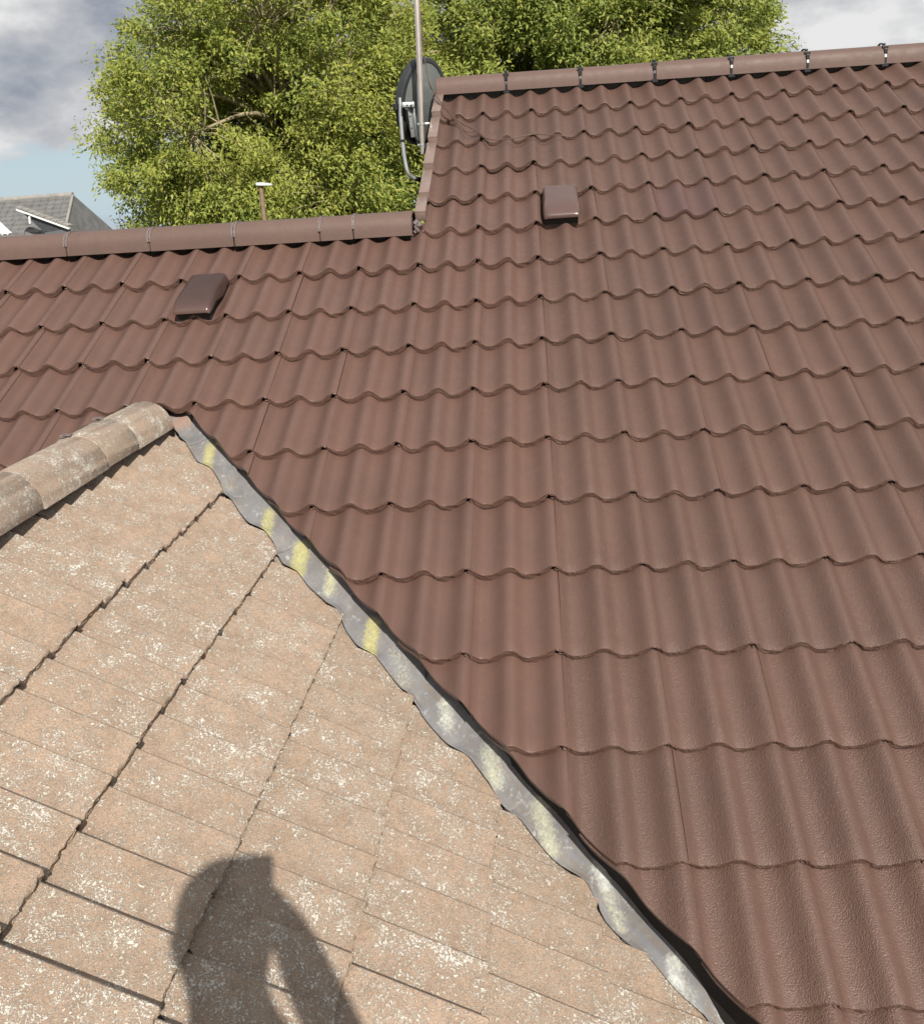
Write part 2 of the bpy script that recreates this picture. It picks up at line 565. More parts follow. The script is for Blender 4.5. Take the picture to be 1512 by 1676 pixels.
# ------------------------------------------------------------------ ground
gm = NT('meadow')
gp = gm.pos()
gm.link(gm.ramp(gm.noise(gp, 0.4, 6), [(0.3, (0.045, 0.07, 0.02)), (0.7, (0.10, 0.12, 0.04))]), gm.p.inputs['Base Color'])
gm.p.inputs['Roughness'].default_value = 0.95
GZ = -5.6
me = mesh_from('ground', [(-600, -300, GZ), (600, -300, GZ), (600, 900, GZ), (-600, 900, GZ)], [(0, 1, 2, 3)])
tag(link('ground', me, None, [gm.m]), kind='structure')

# ------------------------------------------------------------------ the brown painted roof
roof = link('painted_roof', None, rot=(P30, 0, 0))
roof.empty_display_size = 0.2
tag(roof, 'large tiled roof painted chocolate brown with a stepped ridge and two hooded vents', 'roof')

CUT_C = -3.725
def main_tile(c, r):
    a0 = COL_A[c]
    W = COL_A[c + 1] - a0
    b0 = ROW_B[r] + ROW_S.get(r, 0.003) * (a0 - 0.9) * 0.5
    rg = random.Random(c * 977 + r * 131)
    smooth = (c < 1 and r >= 6) or (c in (-1, 0) and r == 5)
    if (c, r) == (3, 5):
        base = T_PLAST
    elif (c, r) in ((1, 5), (-5, 7)):
        base = T_SMOOTH[0]
    elif c == 0 and r == 4:
        base = T_SMOOTH[1]
    else:
        base = rg.choice((T_SEAM if c <= -4 or (c == -3 and r > 8) else T_SMOOTH) if smooth else T_ROUGH)
    loc = Vector((a0 + rg.uniform(-.0015, .0015), b0 + rg.uniform(-.003, .003), rg.uniform(-.0012, .0012)))
    rot = Euler((rg.uniform(-.0035, .0035), rg.uniform(-.003, .003), rg.uniform(-.004, .004)))
    sx = (W + 0.0005) / 0.30
    me = base
    if r >= 10 or (r == 9 and c < -6):
        # cut along the junction with the weathered gable, vertical planes in the world
        planes = []
        M = Matrix.LocRotScale(loc, rot.to_quaternion(), Vector((sx, 1, 1)))
        Rp = Matrix.Rotation(P30, 4, 'X') @ M
        Ri = Rp.inverted()
        if a0 + W / 2 > XR:
            jit = rg.uniform(-.005, .005)
            co, no = main_w(0, (CUT_C + jit) / C30), (Matrix.Rotation(P30, 3, 'X') @ Vector((1, C30, 0))).normalized()
        else:
            co, no = main_w(XR, (CUT_C - XR) / C30), (Matrix.Rotation(P30, 3, 'X') @ Vector((-1, C30, 0))).normalized()
        corners = [Rp @ Vector((x, y, 0)) for x in (0, 0.31) for y in (0, 0.42)]
        ds = [(p - co).dot(no) for p in corners]
        if max(ds) < 0.02:
            return
        if min(ds) < 0:
            co_l = Ri @ co
            no_l = (Rp.to_3x3().transposed() @ no).normalized()
            me = cut_mesh(base, [(co_l, no_l)])
            if me is None:
                return
    if c == -1 and r <= 5:
        pass
    o = link('roof_tile', me, roof, loc=loc, rot=rot)
    o.scale = (sx, 1, 1)
    if (c, r) == (3, 5):
        o['label'] = 'smooth mauve brown plastic tile'

def visible_cols(r):
    if r <= 5: return range(-1, 10)
    if r <= 9: return range(-10, 10)
    if r <= 12: return range(-10, 9)
    return range(-3, 8)
for r in range(1, 19):
    for c in visible_cols(r):
        if r > 10 and c < -9: continue
        main_tile(c, r)

# deck under the tiles, kept clear of the gable
def poly_prism(name, pts, n0, n1, parent, mat):
    """pts in the parent's XY, extruded from n0 to n1"""
    bm = bmesh.new()
    lo = [bm.verts.new((x, y, n0)) for x, y in pts]
    hi = [bm.verts.new((x, y, n1)) for x, y in pts]
    bm.faces.new(lo[::-1]); bm.faces.new(hi)
    for i in range(len(pts)):
        j = (i + 1) % len(pts)
        bm.faces.new((lo[i], lo[j], hi[j], hi[i]))
    return link(name, bm_mesh(name, bm), parent, [mat])
DC = CUT_C + 0.10
def b_on_cut(a): return (DC - a) / C30
def b_on_cut_l(a): return (DC - XR + (a - XR)) / C30
poly_prism('roof_deck', [(-0.27, 0.0), (3.4, 0.0), (3.4, -6.0), ((DC + 6.0 * C30), -6.0), (XR, b_on_cut(XR)),
                         (-3.6, b_on_cut_l(-3.6)), (-3.6, -1.56), (-0.27, -1.56)], -0.135, -0.088, roof, M_DARK)

# rear slopes and the gable wall of the step, seen only from the side
def world_child(name, me, mats, parent=roof):
    o = link(name, me, parent, mats)
    o.matrix_parent_inverse = Matrix.Rotation(P30, 4, 'X').inverted() if parent is roof else parent.matrix_world.inverted()
    return o
bm = bmesh.new()
yr, zr = 0.10, 0.03
for x0, x1, y0, z0, ln in ((-0.30, 3.4, 0.10, 0.0, 4.0), (-3.6, -0.34, -1.28, -0.80, 4.6)):
    q = [bm.verts.new(v) for v in ((x0, y0, z0), (x1, y0, z0), (x1, y0 + ln, z0 - ln * 0.577), (x0, y0 + ln, z0 - ln * 0.577))]
    bm.faces.new(q)
rear = world_child('rear_slope', bm_mesh('rear_slope', bm), [M_SMOOTH])
bm = bmesh.new()
q = [bm.verts.new(v) for v in ((-0.285, -1.38, -0.93), (-0.285, 0.10, -0.08), (-0.285, 2.0, -1.1), (-0.285, 2.0, -2.8), (-0.285, -1.38, -2.8))]
f = bm.faces.new(q)
bmesh.ops.solidify(bm, geom=[f], thickness=-0.10)
world_child('gable_wall', bm_mesh('gable_wall', bm), [M_WALL])

# ridge tiles ---------------------------------------------------------------
def half_round(bm, x0, x1, rad, thick, a0=-8, a1=188, seg=22, drop=0.0, flat=1.0, ex=2.0):
    """shell along local X; section in YZ, centre at origin"""
    def sec(x, rr):
        def se(v): return math.copysign(abs(v) ** (2 / ex), v)
        return [bm.verts.new((x, rr * se(math.cos(math.radians(a))), rr * flat * se(math.sin(math.radians(a))) + drop)) for a in
                [a0 + (a1 - a0) * i / seg for i in range(seg + 1)]]
    xs = [x0, x0 + 0.004, x1 - 0.004, x1]
    rs = [rad - 0.004, rad, rad, rad - 0.004]
    outer = [sec(x, r) for x, r in zip(xs, rs)]
    inner = [sec(x, rad - thick) for x in (x0, x1)]
    for A, B in zip(outer, outer[1:]):
        for i in range(seg): bm.faces.new((A[i], B[i], B[i + 1], A[i + 1]))
    A, B = inner
    for i in range(seg): bm.faces.new((A[i], A[i + 1], B[i + 1], B[i]))
    for O_, I_ in ((outer[0], A), (outer[-1], B)):
        for i in range(seg): bm.faces.new((O_[i], O_[i + 1], I_[i + 1], I_[i]))
    for k in (0, seg):
        bm.faces.new((outer[0][k], outer[1][k], outer[2][k], outer[3][k], B[k], A[k]))

def ridge_frame(x):
    """upper ridge centre line in the world"""
    f = (x + 0.30) / 3.0
    return Vector((x, 0.112 - 0.036 * f, 0.018 - 0.036 * f))
def ridge_clip_mesh(rad):
    bm = bmesh.new()
    # strap over the front of the ridge
    n = 8
    for i in range(n):
        q0, q1 = math.radians(62 + i * (126 / n)), math.radians(62 + (i + 1) * (126 / n))
        vs_ = []
        for q_, rr in ((q0, rad + .001), (q1, rad + .001), (q1, rad + .007), (q0, rad + .007)):
            for x in (-.007, .007):
                vs_.append(bm.verts.new((x, -rr * abs(math.cos(q_)) if q_ > math.pi / 2 else rr * math.cos(q_), rr * math.sin(q_))))
        for fidx in ((0, 1, 3, 2), (4, 5, 7, 6), (0, 2, 4, 6), (1, 3, 5, 7), (2, 3, 5, 4), (0, 1, 7, 6)):
            bm.faces.new([vs_[k] for k in fidx])
    for f in bm.faces: f.material_index = 0
    n0 = len(bm.faces)
    add_box(bm, (0, -rad * 0.97, -0.028), (0.045, 0.012, 0.022), bevel=.002)
    for f in list(bm.faces)[n0:]: f.material_index = 0
    n1 = len(bm.faces)
    add_box(bm, (0, -(rad + .012) * math.cos(math.radians(40)), (rad + .012) * math.sin(math.radians(40))), (0.042, 0.014, 0.018), bevel=.003)
    add_box(bm, (0, -(rad + .010) * math.cos(math.radians(26)), (rad + .010) * math.sin(math.radians(26))), (0.024, 0.014, 0.030), bevel=.003)
    for f in list(bm.faces)[n1:]: f.material_index = 1
    n2 = len(bm.faces)
    add_box(bm, (0.0, -(rad + .010) * math.cos(math.radians(57)), (rad + .010) * math.sin(math.radians(57))), (0.022, 0.010, 0.012), bevel=.002)
    for f in list(bm.faces)[n2:]: f.material_index = 0
    return bm_mesh('ridge_clip', bm)

RINV = Matrix.Rotation(P30, 4, 'X').inverted()
def place_world(o, M):
    """o is a child of the painted roof; M its world matrix"""
    o.matrix_parent_inverse = RINV
    o.matrix_basis = M

UJ = [-0.305, 0.151, 0.621, 1.087, 1.549, 2.010, 2.475, 2.94, 3.40]
RR = 0.104
clip_me = set_mats(ridge_clip_mesh(RR), M_BLACK, M_CLIPMETAL)
for i in range(len(UJ) - 1):
    x0, x1 = UJ[i] + 0.003, UJ[i + 1] - 0.003
    bm = bmesh.new()
    half_round(bm, 0.0, x1 - x0, RR, 0.014, flat=0.90, ex=2.8)
    me = bm_mesh('ridge_tile', bm, True, 40)
    o = link('ridge_tile', me, roof, [M_RIDGE])
    p0, p1 = ridge_frame(x0), ridge_frame(x1)
    d = (p1 - p0).normalized()
    M = Matrix.Translation(p0 + Vector((0, RNG.uniform(-.003, .003), RNG.uniform(-.002, .002)))) @ Vector((1, 0, 0)).rotation_difference(d).to_matrix().to_4x4()
    place_world(o, M)
    if i:
        k = link('ridge_clip', clip_me, o, loc=(-0.003, 0, 0), rot=(0, 0, RNG.uniform(-.05, .05)))
        k.scale = (0.85, 1, 1)

# lower ridge
LJ = [-3.60, -3.14, -2.68, -2.216, -1.750, -1.291, -0.828, -0.651, -0.340]
def lridge(x):
    f = (-0.34 - x) / 2.3
    return Vector((x, -1.285 + 0.012 * f, -0.812 + 0.016 * f))
def union_mesh(rad, kind):
    bm = bmesh.new()
    w = 0.007 if kind else 0.010
    offs = (-0.006, 0.007) if not kind else (-0.002, 0.006)
    for dx in offs:
        n = 16
        prev = None
        for i in range(n + 1):
            q_ = math.radians(20 + i * 152 / n)
            rr = rad + 0.0045 + RNG.uniform(-.0012, .0015)
            jx = RNG.uniform(-.0012, .0012)
            sg = lambda v: math.copysign(abs(v) ** (2 / 2.8), v)
            cur = [bm.verts.new((dx + jx + x, rr_ * sg(math.cos(q_)), rr_ * 0.92 * sg(math.sin(q_)))) for x, rr_ in ((-w / 2, rad - .002), (-w / 2, rr), (w / 2, rr), (w / 2, rad - .002))]
            if prev:
                for k in range(3): bm.faces.new((prev[k], prev[k + 1], cur[k + 1], cur[k]))
            prev = cur
    return bm_mesh('ridge_union', bm)
for i in range(len(LJ) - 1):
    x0, x1 = LJ[i] + 0.002, LJ[i + 1] - 0.002
    bm = bmesh.new()
    half_round(bm, 0.0, x1 - x0, 0.108, 0.015, flat=0.92, ex=2.8)
    o = link('ridge_tile', bm_mesh('ridge_tile', bm, True, 40), roof, [M_RIDGE])
    p0, p1 = lridge(x0), lridge(x1)
    M = Matrix.Translation(p0 + Vector((0, RNG.uniform(-.003, .003), RNG.uniform(-.002, .002)))) @ Vector((1, 0, 0)).rotation_difference((p1 - p0).normalized()).to_matrix().to_4x4()
    place_world(o, M)
    if i:
        k = link('ridge_union', union_mesh(0.108, i >= 6), o, [M_UNION], loc=(-0.002, 0, 0))
# end cap of the lower ridge
bm = bmesh.new()
n = 20
c0 = bm.verts.new((0, 0, -0.01))
rim = [bm.verts.new((0, 0.098 * math.cos(math.radians(-8 + 196 * i / n)), 0.09 * math.sin(math.radians(-8 + 196 * i / n)))) for i in range(n + 1)]
for i in range(n): bm.faces.new((c0, rim[i], rim[i + 1]))
o = link('ridge_mortar', bm_mesh('ridge_mortar', bm), roof, [M_UNION])
place_world(o, Matrix.Translation(lridge(-0.352)))

# black dry ridge roll under the upper ridge, dressed into the pan of every tile
def roll_mesh(a0, a1, b0, b1, off_lo, top_n, nseg):
    bm = bmesh.new()
    prev = None
    for i in range(nseg + 1):
        a = a0 + (a1 - a0) * i / nseg
        # column the tile profile follows
        c = max(k for k in COL_A if COL_A[k] <= a + 1e-6)
        u = (a - COL_A[c]) * 0.30 / (COL_A[c + 1] - COL_A[c])
        h = prof(u, False) - AMP
        bf = b0 + (b1 - b0) * i / nseg
        pl = 0.003 * math.sin(a * 610) + RNG.uniform(-.001, .001)
        cur = [bm.verts.new((a, bf - 0.012 + pl, h - 0.018 + off_lo)), bm.verts.new((a, bf - 0.004 + pl, h * 0.6 - 0.006 + off_lo)),
               bm.verts.new((a, bf + 0.012 + pl, top_n * 0.5)), bm.verts.new((a, bf + 0.03, top_n))]
        if prev:
            for k in range(3): bm.faces.new((prev[k], cur[k], cur[k + 1], prev[k + 1]))
        prev = cur
    return bm_mesh('ridge_closure', bm, True, 60)
link('ridge_closure', roll_mesh(-0.275, 3.3, 0.030, -0.010, -0.002, 0.03, 520), roof, [M_BLACK])
link('ridge_closure', roll_mesh(-3.0, -0.35, -1.548, -1.585, -0.004, 0.02, 400), roof, [M_DARK])  # dark closure strip standing in for the shaded gap under the lower ridge

# dry verge caps ------------------------------------------------------------
def verge_mesh(L):
    bm = bmesh.new()
    for f in (0,):
        add_box(bm, (-0.0285, L / 2, 0.006), (0.057, L, 0.012), bevel=.003)
        add_box(bm, (-0.0530, L / 2, -0.045), (0.008, L - .006, 0.092), bevel=.002)
        add_box(bm, (-0.0285, 0.004, -0.020), (0.055, 0.008, 0.050), bevel=.002)
    return bm_mesh('verge_cap', bm, True, 30)
vm = set_mats(verge_mesh(0.335), M_VERGE)
vshort = set_mats(verge_mesh(0.20), M_VERGE)
for r in range(1, 6):
    short = r == 5
    b = (-1.490 if short else ROW_B[r] - 0.012)
    a = -0.2470 - 0.0055 * r
    link('verge_cap', vshort if short else vm, roof, loc=(a + RNG.uniform(-.002, .002), b, 0.020), rot=(-0.115 + RNG.uniform(-.008, .008), RNG.uniform(-.02, .02), RNG.uniform(-.01, .01)))
# crumbled mortar where the verge meets the lower ridge
bm = bmesh.new()
for k in range(9):
    add_box(bm, (-0.318 + RNG.uniform(-.016, .018), -1.545 + RNG.uniform(-.045, .035), -0.02 + RNG.uniform(-.015, .015)),
            (RNG.uniform(.012, .03), RNG.uniform(.012, .03), RNG.uniform(.012, .03)), Euler((RNG.random() * 3, RNG.random() * 3, RNG.random() * 3)), bevel=.003)
link('verge_mortar', bm_mesh('verge_mortar', bm), roof, [M_UNION])
# dark closing strip below the cut edge, added to stop light under the overhang
bm = bmesh.new()
for sgn in (1, -1):
    prev = None
    for i in range(41):
        xx = XR + sgn * (0.02 + 2.9 * i / 40)
        yy = DC - XR - sgn * (xx - XR) * 1.0 - 0 + 0.0
        yy = DC - (xx if sgn > 0 else (2 * XR - xx))
        zt = yy * math.tan(P30) - 0.135
        zb = O2.z - math.tan(Q) * ((xx if sgn > 0 else 2 * XR - xx) - O2.x) - 0.08
        cur = [bm.verts.new((xx, yy, zb)), bm.verts.new((xx, yy, max(zt, zb + .01)))]
        if prev: bm.faces.new((prev[0], cur[0], cur[1], prev[1]))
        prev = cur
o = link('fillet_light_stop', bm_mesh('fillet_light_stop', bm), roof, [M_DARK])
place_world(o, Matrix.Identity(4))

# hooded vents --------------------------------------------------------------
def vent_mesh(w, L, H):
    nx, ny = 20, 22
    bm = bmesh.new()
    grid = []
    for j in range(ny + 1):
        v = j / ny
        v = v ** 1.6
        y = v * L
        fr = min(1.0, v / 0.27)
        rise = (1 - (1 - fr) ** 2.4) ** (1 / 2.4)
        top = 0.014 + (H - 0.014) * rise
        top *= (1 - 0.62 * max(0.0, (v - 0.30) / 0.70) ** 1.6)
        inset = 0.012 * (1 - rise)
        row = []
        for i in range(nx + 1):
            s = -1 + 2 * i / nx
            s = math.copysign(abs(s) ** 0.75, s)
            hh = (1 - abs(s) ** 9) ** (1 / 3.0)
            base = 0.012 if v < 0.30 else 0.012 - 0.04 * min(1, (v - 0.30) / 0.3)
            z = base + max(0.0, top - base) * hh if abs(s) < 0.999 else base - 0.002
            row.append(bm.verts.new((s * (w / 2 - inset), y, z)))
        grid.append(row)
    for j in range(ny):
        for i in range(nx):
            bm.faces.new((grid[j][i], grid[j][i + 1], grid[j + 1][i + 1], grid[j + 1][i]))
    bmesh.ops.solidify(bm, geom=bm.faces[:], thickness=0.003)
    return bm_mesh('vent_hood', bm, True, 50)
vhood = set_mats(vent_mesh(0.192, 0.34, 0.047), M_PLASTIC)
bm = bmesh.new()
add_box(bm, (0, 0.155, -0.012), (0.160, 0.27, 0.050))  # dark block standing in for the shade inside the hood
vopen = set_mats(bm_mesh('vent_opening_shade', bm), M_DARK)
for a, b, rz, lab in ((-1.352, -2.258, 0.0, 'hooded roof vent below the lower ridge'), (0.432, -1.628, 0.0, 'hooded roof vent below the upper ridge')):
    v = link('roof_vent', vhood, roof, loc=(a, b, 0.004), rot=(-0.03, 0, rz))
    v['label'] = lab
    link('vent_opening_shade', vopen, v)

# ------------------------------------------------------------------ the weathered gable roof
FM = Matrix(((0, -math.cos(Q), math.sin(Q)), (1, 0, 0), (0, math.sin(Q), math.cos(Q)))).to_4x4()
FM.translation = O2
gable = link('weathered_roof', None)
gable.matrix_world = FM
tag(gable, 'sandy unpainted roof of lichen speckled concrete tiles in the foreground', 'roof')
FMi = FM.inverted()

FCUT = -3.52
for r in range(0, 9):
    for k in range(-3, 13):
        rg = random.Random(k * 613 + r * 71)
        base = rg.choice(T_SAND)
        # the joints open up towards the ridge end nearest the viewer
        loc = Vector((-0.3 * k + rg.uniform(-.003, .003), -G2 * r + rg.uniform(-.004, .004), rg.uniform(-.0025, .0015)))
        rot = Euler((rg.uniform(-.006, .006), rg.uniform(-.006, .006), rg.uniform(-.007, .007)))
        M = FM @ Matrix.LocRotScale(loc, rot.to_quaternion(), Vector((1, 1, 1)))
        co, no = Vector((0, FCUT, 0)), Vector((-1, -1, 0)).normalized()
        ds = [(M @ Vector((x, y, 0)) - co).dot(no) for x in (0, .31) for y in (0, .42)]
        if max(ds) < 0.02: continue
        me = base
        if min(ds) < 0:
            me = cut_mesh(base, [(M.inverted() @ co, (M.to_3x3().transposed() @ no).normalized())])
            if me is None: continue
        link('roof_tile', me, gable, loc=loc, rot=rot)

# deck of both slopes
def on_fg(x, y, n=0.0):
    s = (x - O2.x) / math.cos(Q)
    return FM @ Vector((y - O2.y, -s, n))
YB = -9.0
bm = bmesh.new()
def quad(bm, vs_): bm.faces.new([bm.verts.new(v) for v in vs_])
def fz(x, dn=0.075): return fg_z(x) - dn
xe = 1.9
yv = lambda x: -3.50 - x
quad(bm, [(XR, YB, fz(XR)), (xe, YB, fz(xe)), (xe, yv(xe), fz(xe)), (XR, yv(XR), fz(XR))])
xl = 2 * XR - xe
quad(bm, [(XR, YB, fz(XR)), (XR, yv(XR), fz(XR)), (xl, yv(xe), fz(xe)), (xl, YB, fz(xe))])
o = link('roof_deck', bm_mesh('roof_deck', bm), gable, [M_DARK])
o.matrix_parent_inverse = FMi
# tiles of the hidden far slope as one ribbed sheet
bm = bmesh.new()
prev = None
y = -2.3
while y > YB:
    h = prof(y, True) - AMP
    xlim = min(xe, -3.62 - y)
    cur = [bm.verts.new((XR - 0.03, y, fg_z(XR + .03) + h - 0.01)), bm.verts.new((2 * XR - max(xlim, XR + .04), y, fg_z(max(xlim, XR + .04)) + h - 0.01))]
    if prev: bm.faces.new((prev[0], cur[0], cur[1], prev[1]))
    prev = cur
    y -= 0.0125
o = link('far_slope', bm_mesh('far_slope', bm, True, 40), gable, [M_SAND])
o.matrix_parent_inverse = FMi

# ridge of half-round tiles, along the world Y axis
RJ = [-2.505, -2.853, -3.108, -3.575, -4.035, -4.495, -4.955, -5.415, -5.875, -6.335]
for i in range(len(RJ) - 1):
    y0, y1 = RJ[i], RJ[i + 1]
    L = abs(y1 - y0) + 0.012
    bm = bmesh.new()
    half_round(bm, 0, L, 0.118, 0.017, a0=-3, a1=183, seg=24)
    for v in bm.verts:
        v.co += Vector((RNG.uniform(-.0012, .0012), RNG.uniform(-.0012, .0012), RNG.uniform(-.0012, .0012)))
    o = link('ridge_tile', bm_mesh('ridge_tile', bm, True, 45), gable, [M_SANDRIDGE])
    o.matrix_parent_inverse = FMi
    o.matrix_basis = Matrix.Translation((XR + RNG.uniform(-.004, .004), y0, -1.538 + (i % 2) * 0.004 + RNG.uniform(-.002, .002))) @ Matrix.Rotation(-math.pi / 2 + RNG.uniform(-.006, .006), 4, 'Z') @ Matrix.Rotation(RNG.uniform(-.006, .006), 4, 'Y')
    if i:
        bm = bmesh.new()
        add_box(bm, (0.0, -0.040, 0.120), (0.034, 0.022, 0.012), bevel=.003)
        add_box(bm, (0.012, -0.020, 0.1255), (0.020, 0.030, 0.005), bevel=.001)
        link('ridge_clip', bm_mesh('ridge_clip', bm), o, [M_UNION])

# ------------------------------------------------------------------ lead flashing dressed over the gable tiles
LEDGE = [(-1.40, -2.36), (-1.262, -2.483), (-1.133, -2.643), (-1.065, -2.691), (-0.912, -2.938), (-0.851, -2.994), (-0.792, -3.004), (-0.719, -3.074), (-0.657, -3.106), (-0.571, -3.199),
         (-0.501, -3.179), (-0.455, -3.251), (-0.372, -3.368), (-0.319, -3.42), (-0.232, -3.502), (-0.184, -3.543), (-0.117, -3.661), (-0.045, -3.679), (0.018, -3.737),
         (0.076, -3.811), (0.133, -3.822), (0.201, -3.934), (0.26, -3.98), (0.327, -4.005), (0.387, -4.114), (0.455, -4.154), (0.518, -4.225), (0.579, -4.283), (0.644, -4.262),
         (0.685, -4.285), (0.80, -4.42), (0.95, -4.56), (1.10, -4.72)]
lx = np.arange(-1.42, 1.101, 0.01)
ly = np.interp(lx, [p[0] for p in LEDGE], [p[1] for p in LEDGE])
_k = np.hanning(9); _k /= _k.sum()
ly = np.convolve(np.pad(ly, 4, mode='edge'), _k, mode='valid')
_d = ly - np.polyval(np.polyfit(lx, ly, 2), lx)
ly = ly - 0.75 * _d
# lichen streaks on the lead: two ends in the plan, radius, how pale
def hit_fg(u, v, n=0.012):
    d = (r_ * ((u - 756) / 1514) + d_ * ((v - 702.93) / 1514) + f_)
    nn = Vector((math.sin(Q), 0, math.cos(Q)))
    p0 = O2 + nn * n
    return CAM + d * ((p0 - CAM).dot(nn) / d.dot(nn))
LICHEN = [((345, 733), (340, 762), .016, .0, .9), ((372, 785), (378, 800), .014, .0, .35), ((441, 842), (434, 878), .018, .0, .85), ((494, 897), (488, 935), .022, .0, 1.0),
          ((545, 936), (538, 968), .018, .35, .8), ((611, 1022), (604, 1072), .020, .0, 1.0), ((650, 1070), (662, 1112), .030, .6, .45), ((728, 1154), (733, 1186), .020, .85, .8),
          ((800, 1232), (812, 1280), .026, .6, .75), ((882, 1318), (903, 1392), .026, .55, .8), ((980, 1420), (992, 1450), .020, 1.0, 1.0), ((995, 1462), (1016, 1518), .018, .6, .75),
          ((1102, 1572), (1110, 1608), .022, 1.0, 1.0), ((1118, 1620), (1140, 1665), .022, .95, .6), ((1182, 1648), (1192, 1680), .022, 1.0, 1.0)]
def to_px(p):
    q = p - CAM
    z = q.dot(f_)
    return Vector((756 + 1514 * q.dot(r_) / z, 702.93 + 1514 * q.dot(d_) / z))
LSEG = [(Vector(a), Vector(b), rad * 560, pale, st) for a, b, rad, pale, st in LICHEN]
sprayA, sprayB = hit_fg(278, 690), hit_fg(316, 690)
def tile_surface(y_world, s):
    """height of the weathered tiles over the crest plane; s runs down the slope"""
    u = (y_world - O2.y)
    fr = (-s / G2) % 1.0                       # 0 at a nose, 1 just below the nose above
    return prof(u, True) - AMP - 0.029 * fr
def lead_piece(x_from, x_to, lift):
    nu = max(4, int((x_to - x_from) / 0.010))
    nv = 30
    verts, faces, at_l, at_p, at_s = [], [], [], [], []
    for i in range(nu + 1):
        x0 = x_from + (x_to - x_from) * i / nu
        yl = float(np.interp(x0, lx, ly))
        for j in range(nv + 1):
            t = j / nv
            # runs square to the junction, under the brown tiles
            x = x0 + 0.155 * t
            y = yl + 0.155 * t
            s = (x - O2.x) / math.cos(Q)
            h = sum(tile_surface(y + e1_, s + e2_) for e1_ in (-.02, -.01, 0, .01, .02) for e2_ in (-.03, -.015, 0, .015, .03)) / 25
            hm = max(tile_surface(y + dy_, s) for dy_ in (-.075, -.06, -.045, -.03, -.015, 0, .015, .03, .045, .06, .075))
            w_ = 0.22 + 0.70 * min(1.0, j / 7.0)
            bl = min(1.0, max(0.0, (t * 0.219 - 0.012) / float(np.interp(x0, [-.2, .3, .62], [.078, .058, .026]))))
            bl = bl * bl * (3 - 2 * bl)
            rise = bl * min(0.13, max(0.0, (y * math.tan(P30) - float(np.interp(x0, [.1, .65], [.094, .072])) - fg_z(x)) * math.cos(Q) - 0.004))
            n = h * (1 - w_) + hm * w_ + (0.0012 + 0.005 * min(1, j / 4.0)) + lift + rise + 0.0012 * math.sin(x * 91 + y * 57)
            p = on_fg(x, y, n)
            verts.append(p)
            wl_, wp_, ws_ = 0.0, 0.0, 0.0
            px = to_px(p)
            for A, B, rad, pale, st in LSEG:
                ab = B - A
                tt = max(0, min(1, (px - A).dot(ab) / ab.length_squared))
                d = (px - (A + ab * tt)).length
                w = st * math.exp(-(d / (rad * 1.25)) ** 2.6) if d < rad * 2.5 else 0
                if w > wl_: wl_, wp_ = w, pale
            ab = sprayB - sprayA
            tt = max(0, min(1, (p - sprayA).dot(ab) / ab.length_squared))
            ws_ = math.exp(-(((p - (sprayA + ab * tt)).length) / 0.042) ** 4)
            at_l.append(wl_); at_p.append(wp_); at_s.append(ws_)
    for i in range(nu):
        for j in range(nv):
            a = i * (nv + 1) + j
            faces.append((a, a + nv + 1, a + nv + 2, a + 1))
    me = mesh_from('lead_flashing', verts, faces, True)
    for nme, arr in (('lichen', at_l), ('pale', at_p), ('spray', at_s)):
        at = me.attributes.new(nme, 'FLOAT', 'POINT')
        at.data.foreach_set('value', arr)
    o = link('lead_flashing', me, gable, [M_LEAD])
    o.matrix_parent_inverse = FMi
    md = o.modifiers.new('thickness', 'SOLIDIFY')
    md.thickness = 0.0022
    md.offset = 1
    return o
# laps of the sheets, seen as fine oblique lines
jx = [-1.42]
for u, v in ((305, 722), (453, 898), (842, 1312), (1040, 1535)):
    jx.append(hit_fg(u, v).x)
jx.append(1.10)
for i in range(len(jx) - 1):
    lead_piece(jx[i] - (0.012 if i else 0), jx[i + 1], 0.0045 * (len(jx) - 2 - i) * 0.7)

# ------------------------------------------------------------------ satellite dish and aerial mast
def ray(u, v):
    return (r_ * ((u - 756) / 1514) + d_ * ((v - 702.93) / 1514) + f_)
def at_y(u, v, y):
    d = ray(u, v)
    return CAM + d * ((y - CAM.y) / d.y)
M_DISH = mat_plain('dish_grey', (0.26, 0.275, 0.265), 0.45, 0, 0.12, 9, 0.05, 40)
M_RIM = mat_plain('dish_rim', (0.03, 0.032, 0.034), 0.4)
M_GALV = mat_plain('galvanised', (0.52, 0.53, 0.53), 0.38, 0.7, 0.10, 40)
M_MAST = mat_plain('mast_aluminium', (0.72, 0.62, 0.55), 0.30, 0.85, 0.10, 14)
M_CABLE = mat_plain('cable_brown', (0.10, 0.055, 0.04), 0.5)

dish_c = at_y(693, 167, 0.24)
dish = link('satellite_dish', None, loc=dish_c)
tag(dish, 'grey satellite dish seen from behind beside the stepped gable', 'satellite dish')
# dish shell: local Z is the back normal, Y up
facing = Matrix.Rotation(math.radians(5), 4, 'Y') @ Matrix.Rotation(math.radians(56), 4, 'Z') @ Matrix.Rotation(math.radians(97), 4, 'X')
A_, B_ = 0.222, 0.272
bm = bmesh.new()
rings = []
for j in range(13):
    rr = j / 12
    z = 0.055 * (1 - rr * rr)
    rings.append([bm.verts.new((A_ * rr * math.cos(q), B_ * rr * math.sin(q), z)) for q in (2 * math.pi * k / 48 for k in range(48))] if j else [bm.verts.new((0, 0, 0.055))])
for k in range(48): bm.faces.new((rings[0][0], rings[1][k], rings[1][(k + 1) % 48]))
for j in range(1, 12):
    for k in range(48):
        bm.faces.new((rings[j][k], rings[j + 1][k], rings[j + 1][(k + 1) % 48], rings[j][(k + 1) % 48]))
bmesh.ops.solidify(bm, geom=bm.faces[:], thickness=0.003)
shell = link('reflector', bm_mesh('reflector', bm, True, 40), dish, [M_DISH])
shell.matrix_basis = facing
bm = bmesh.new()
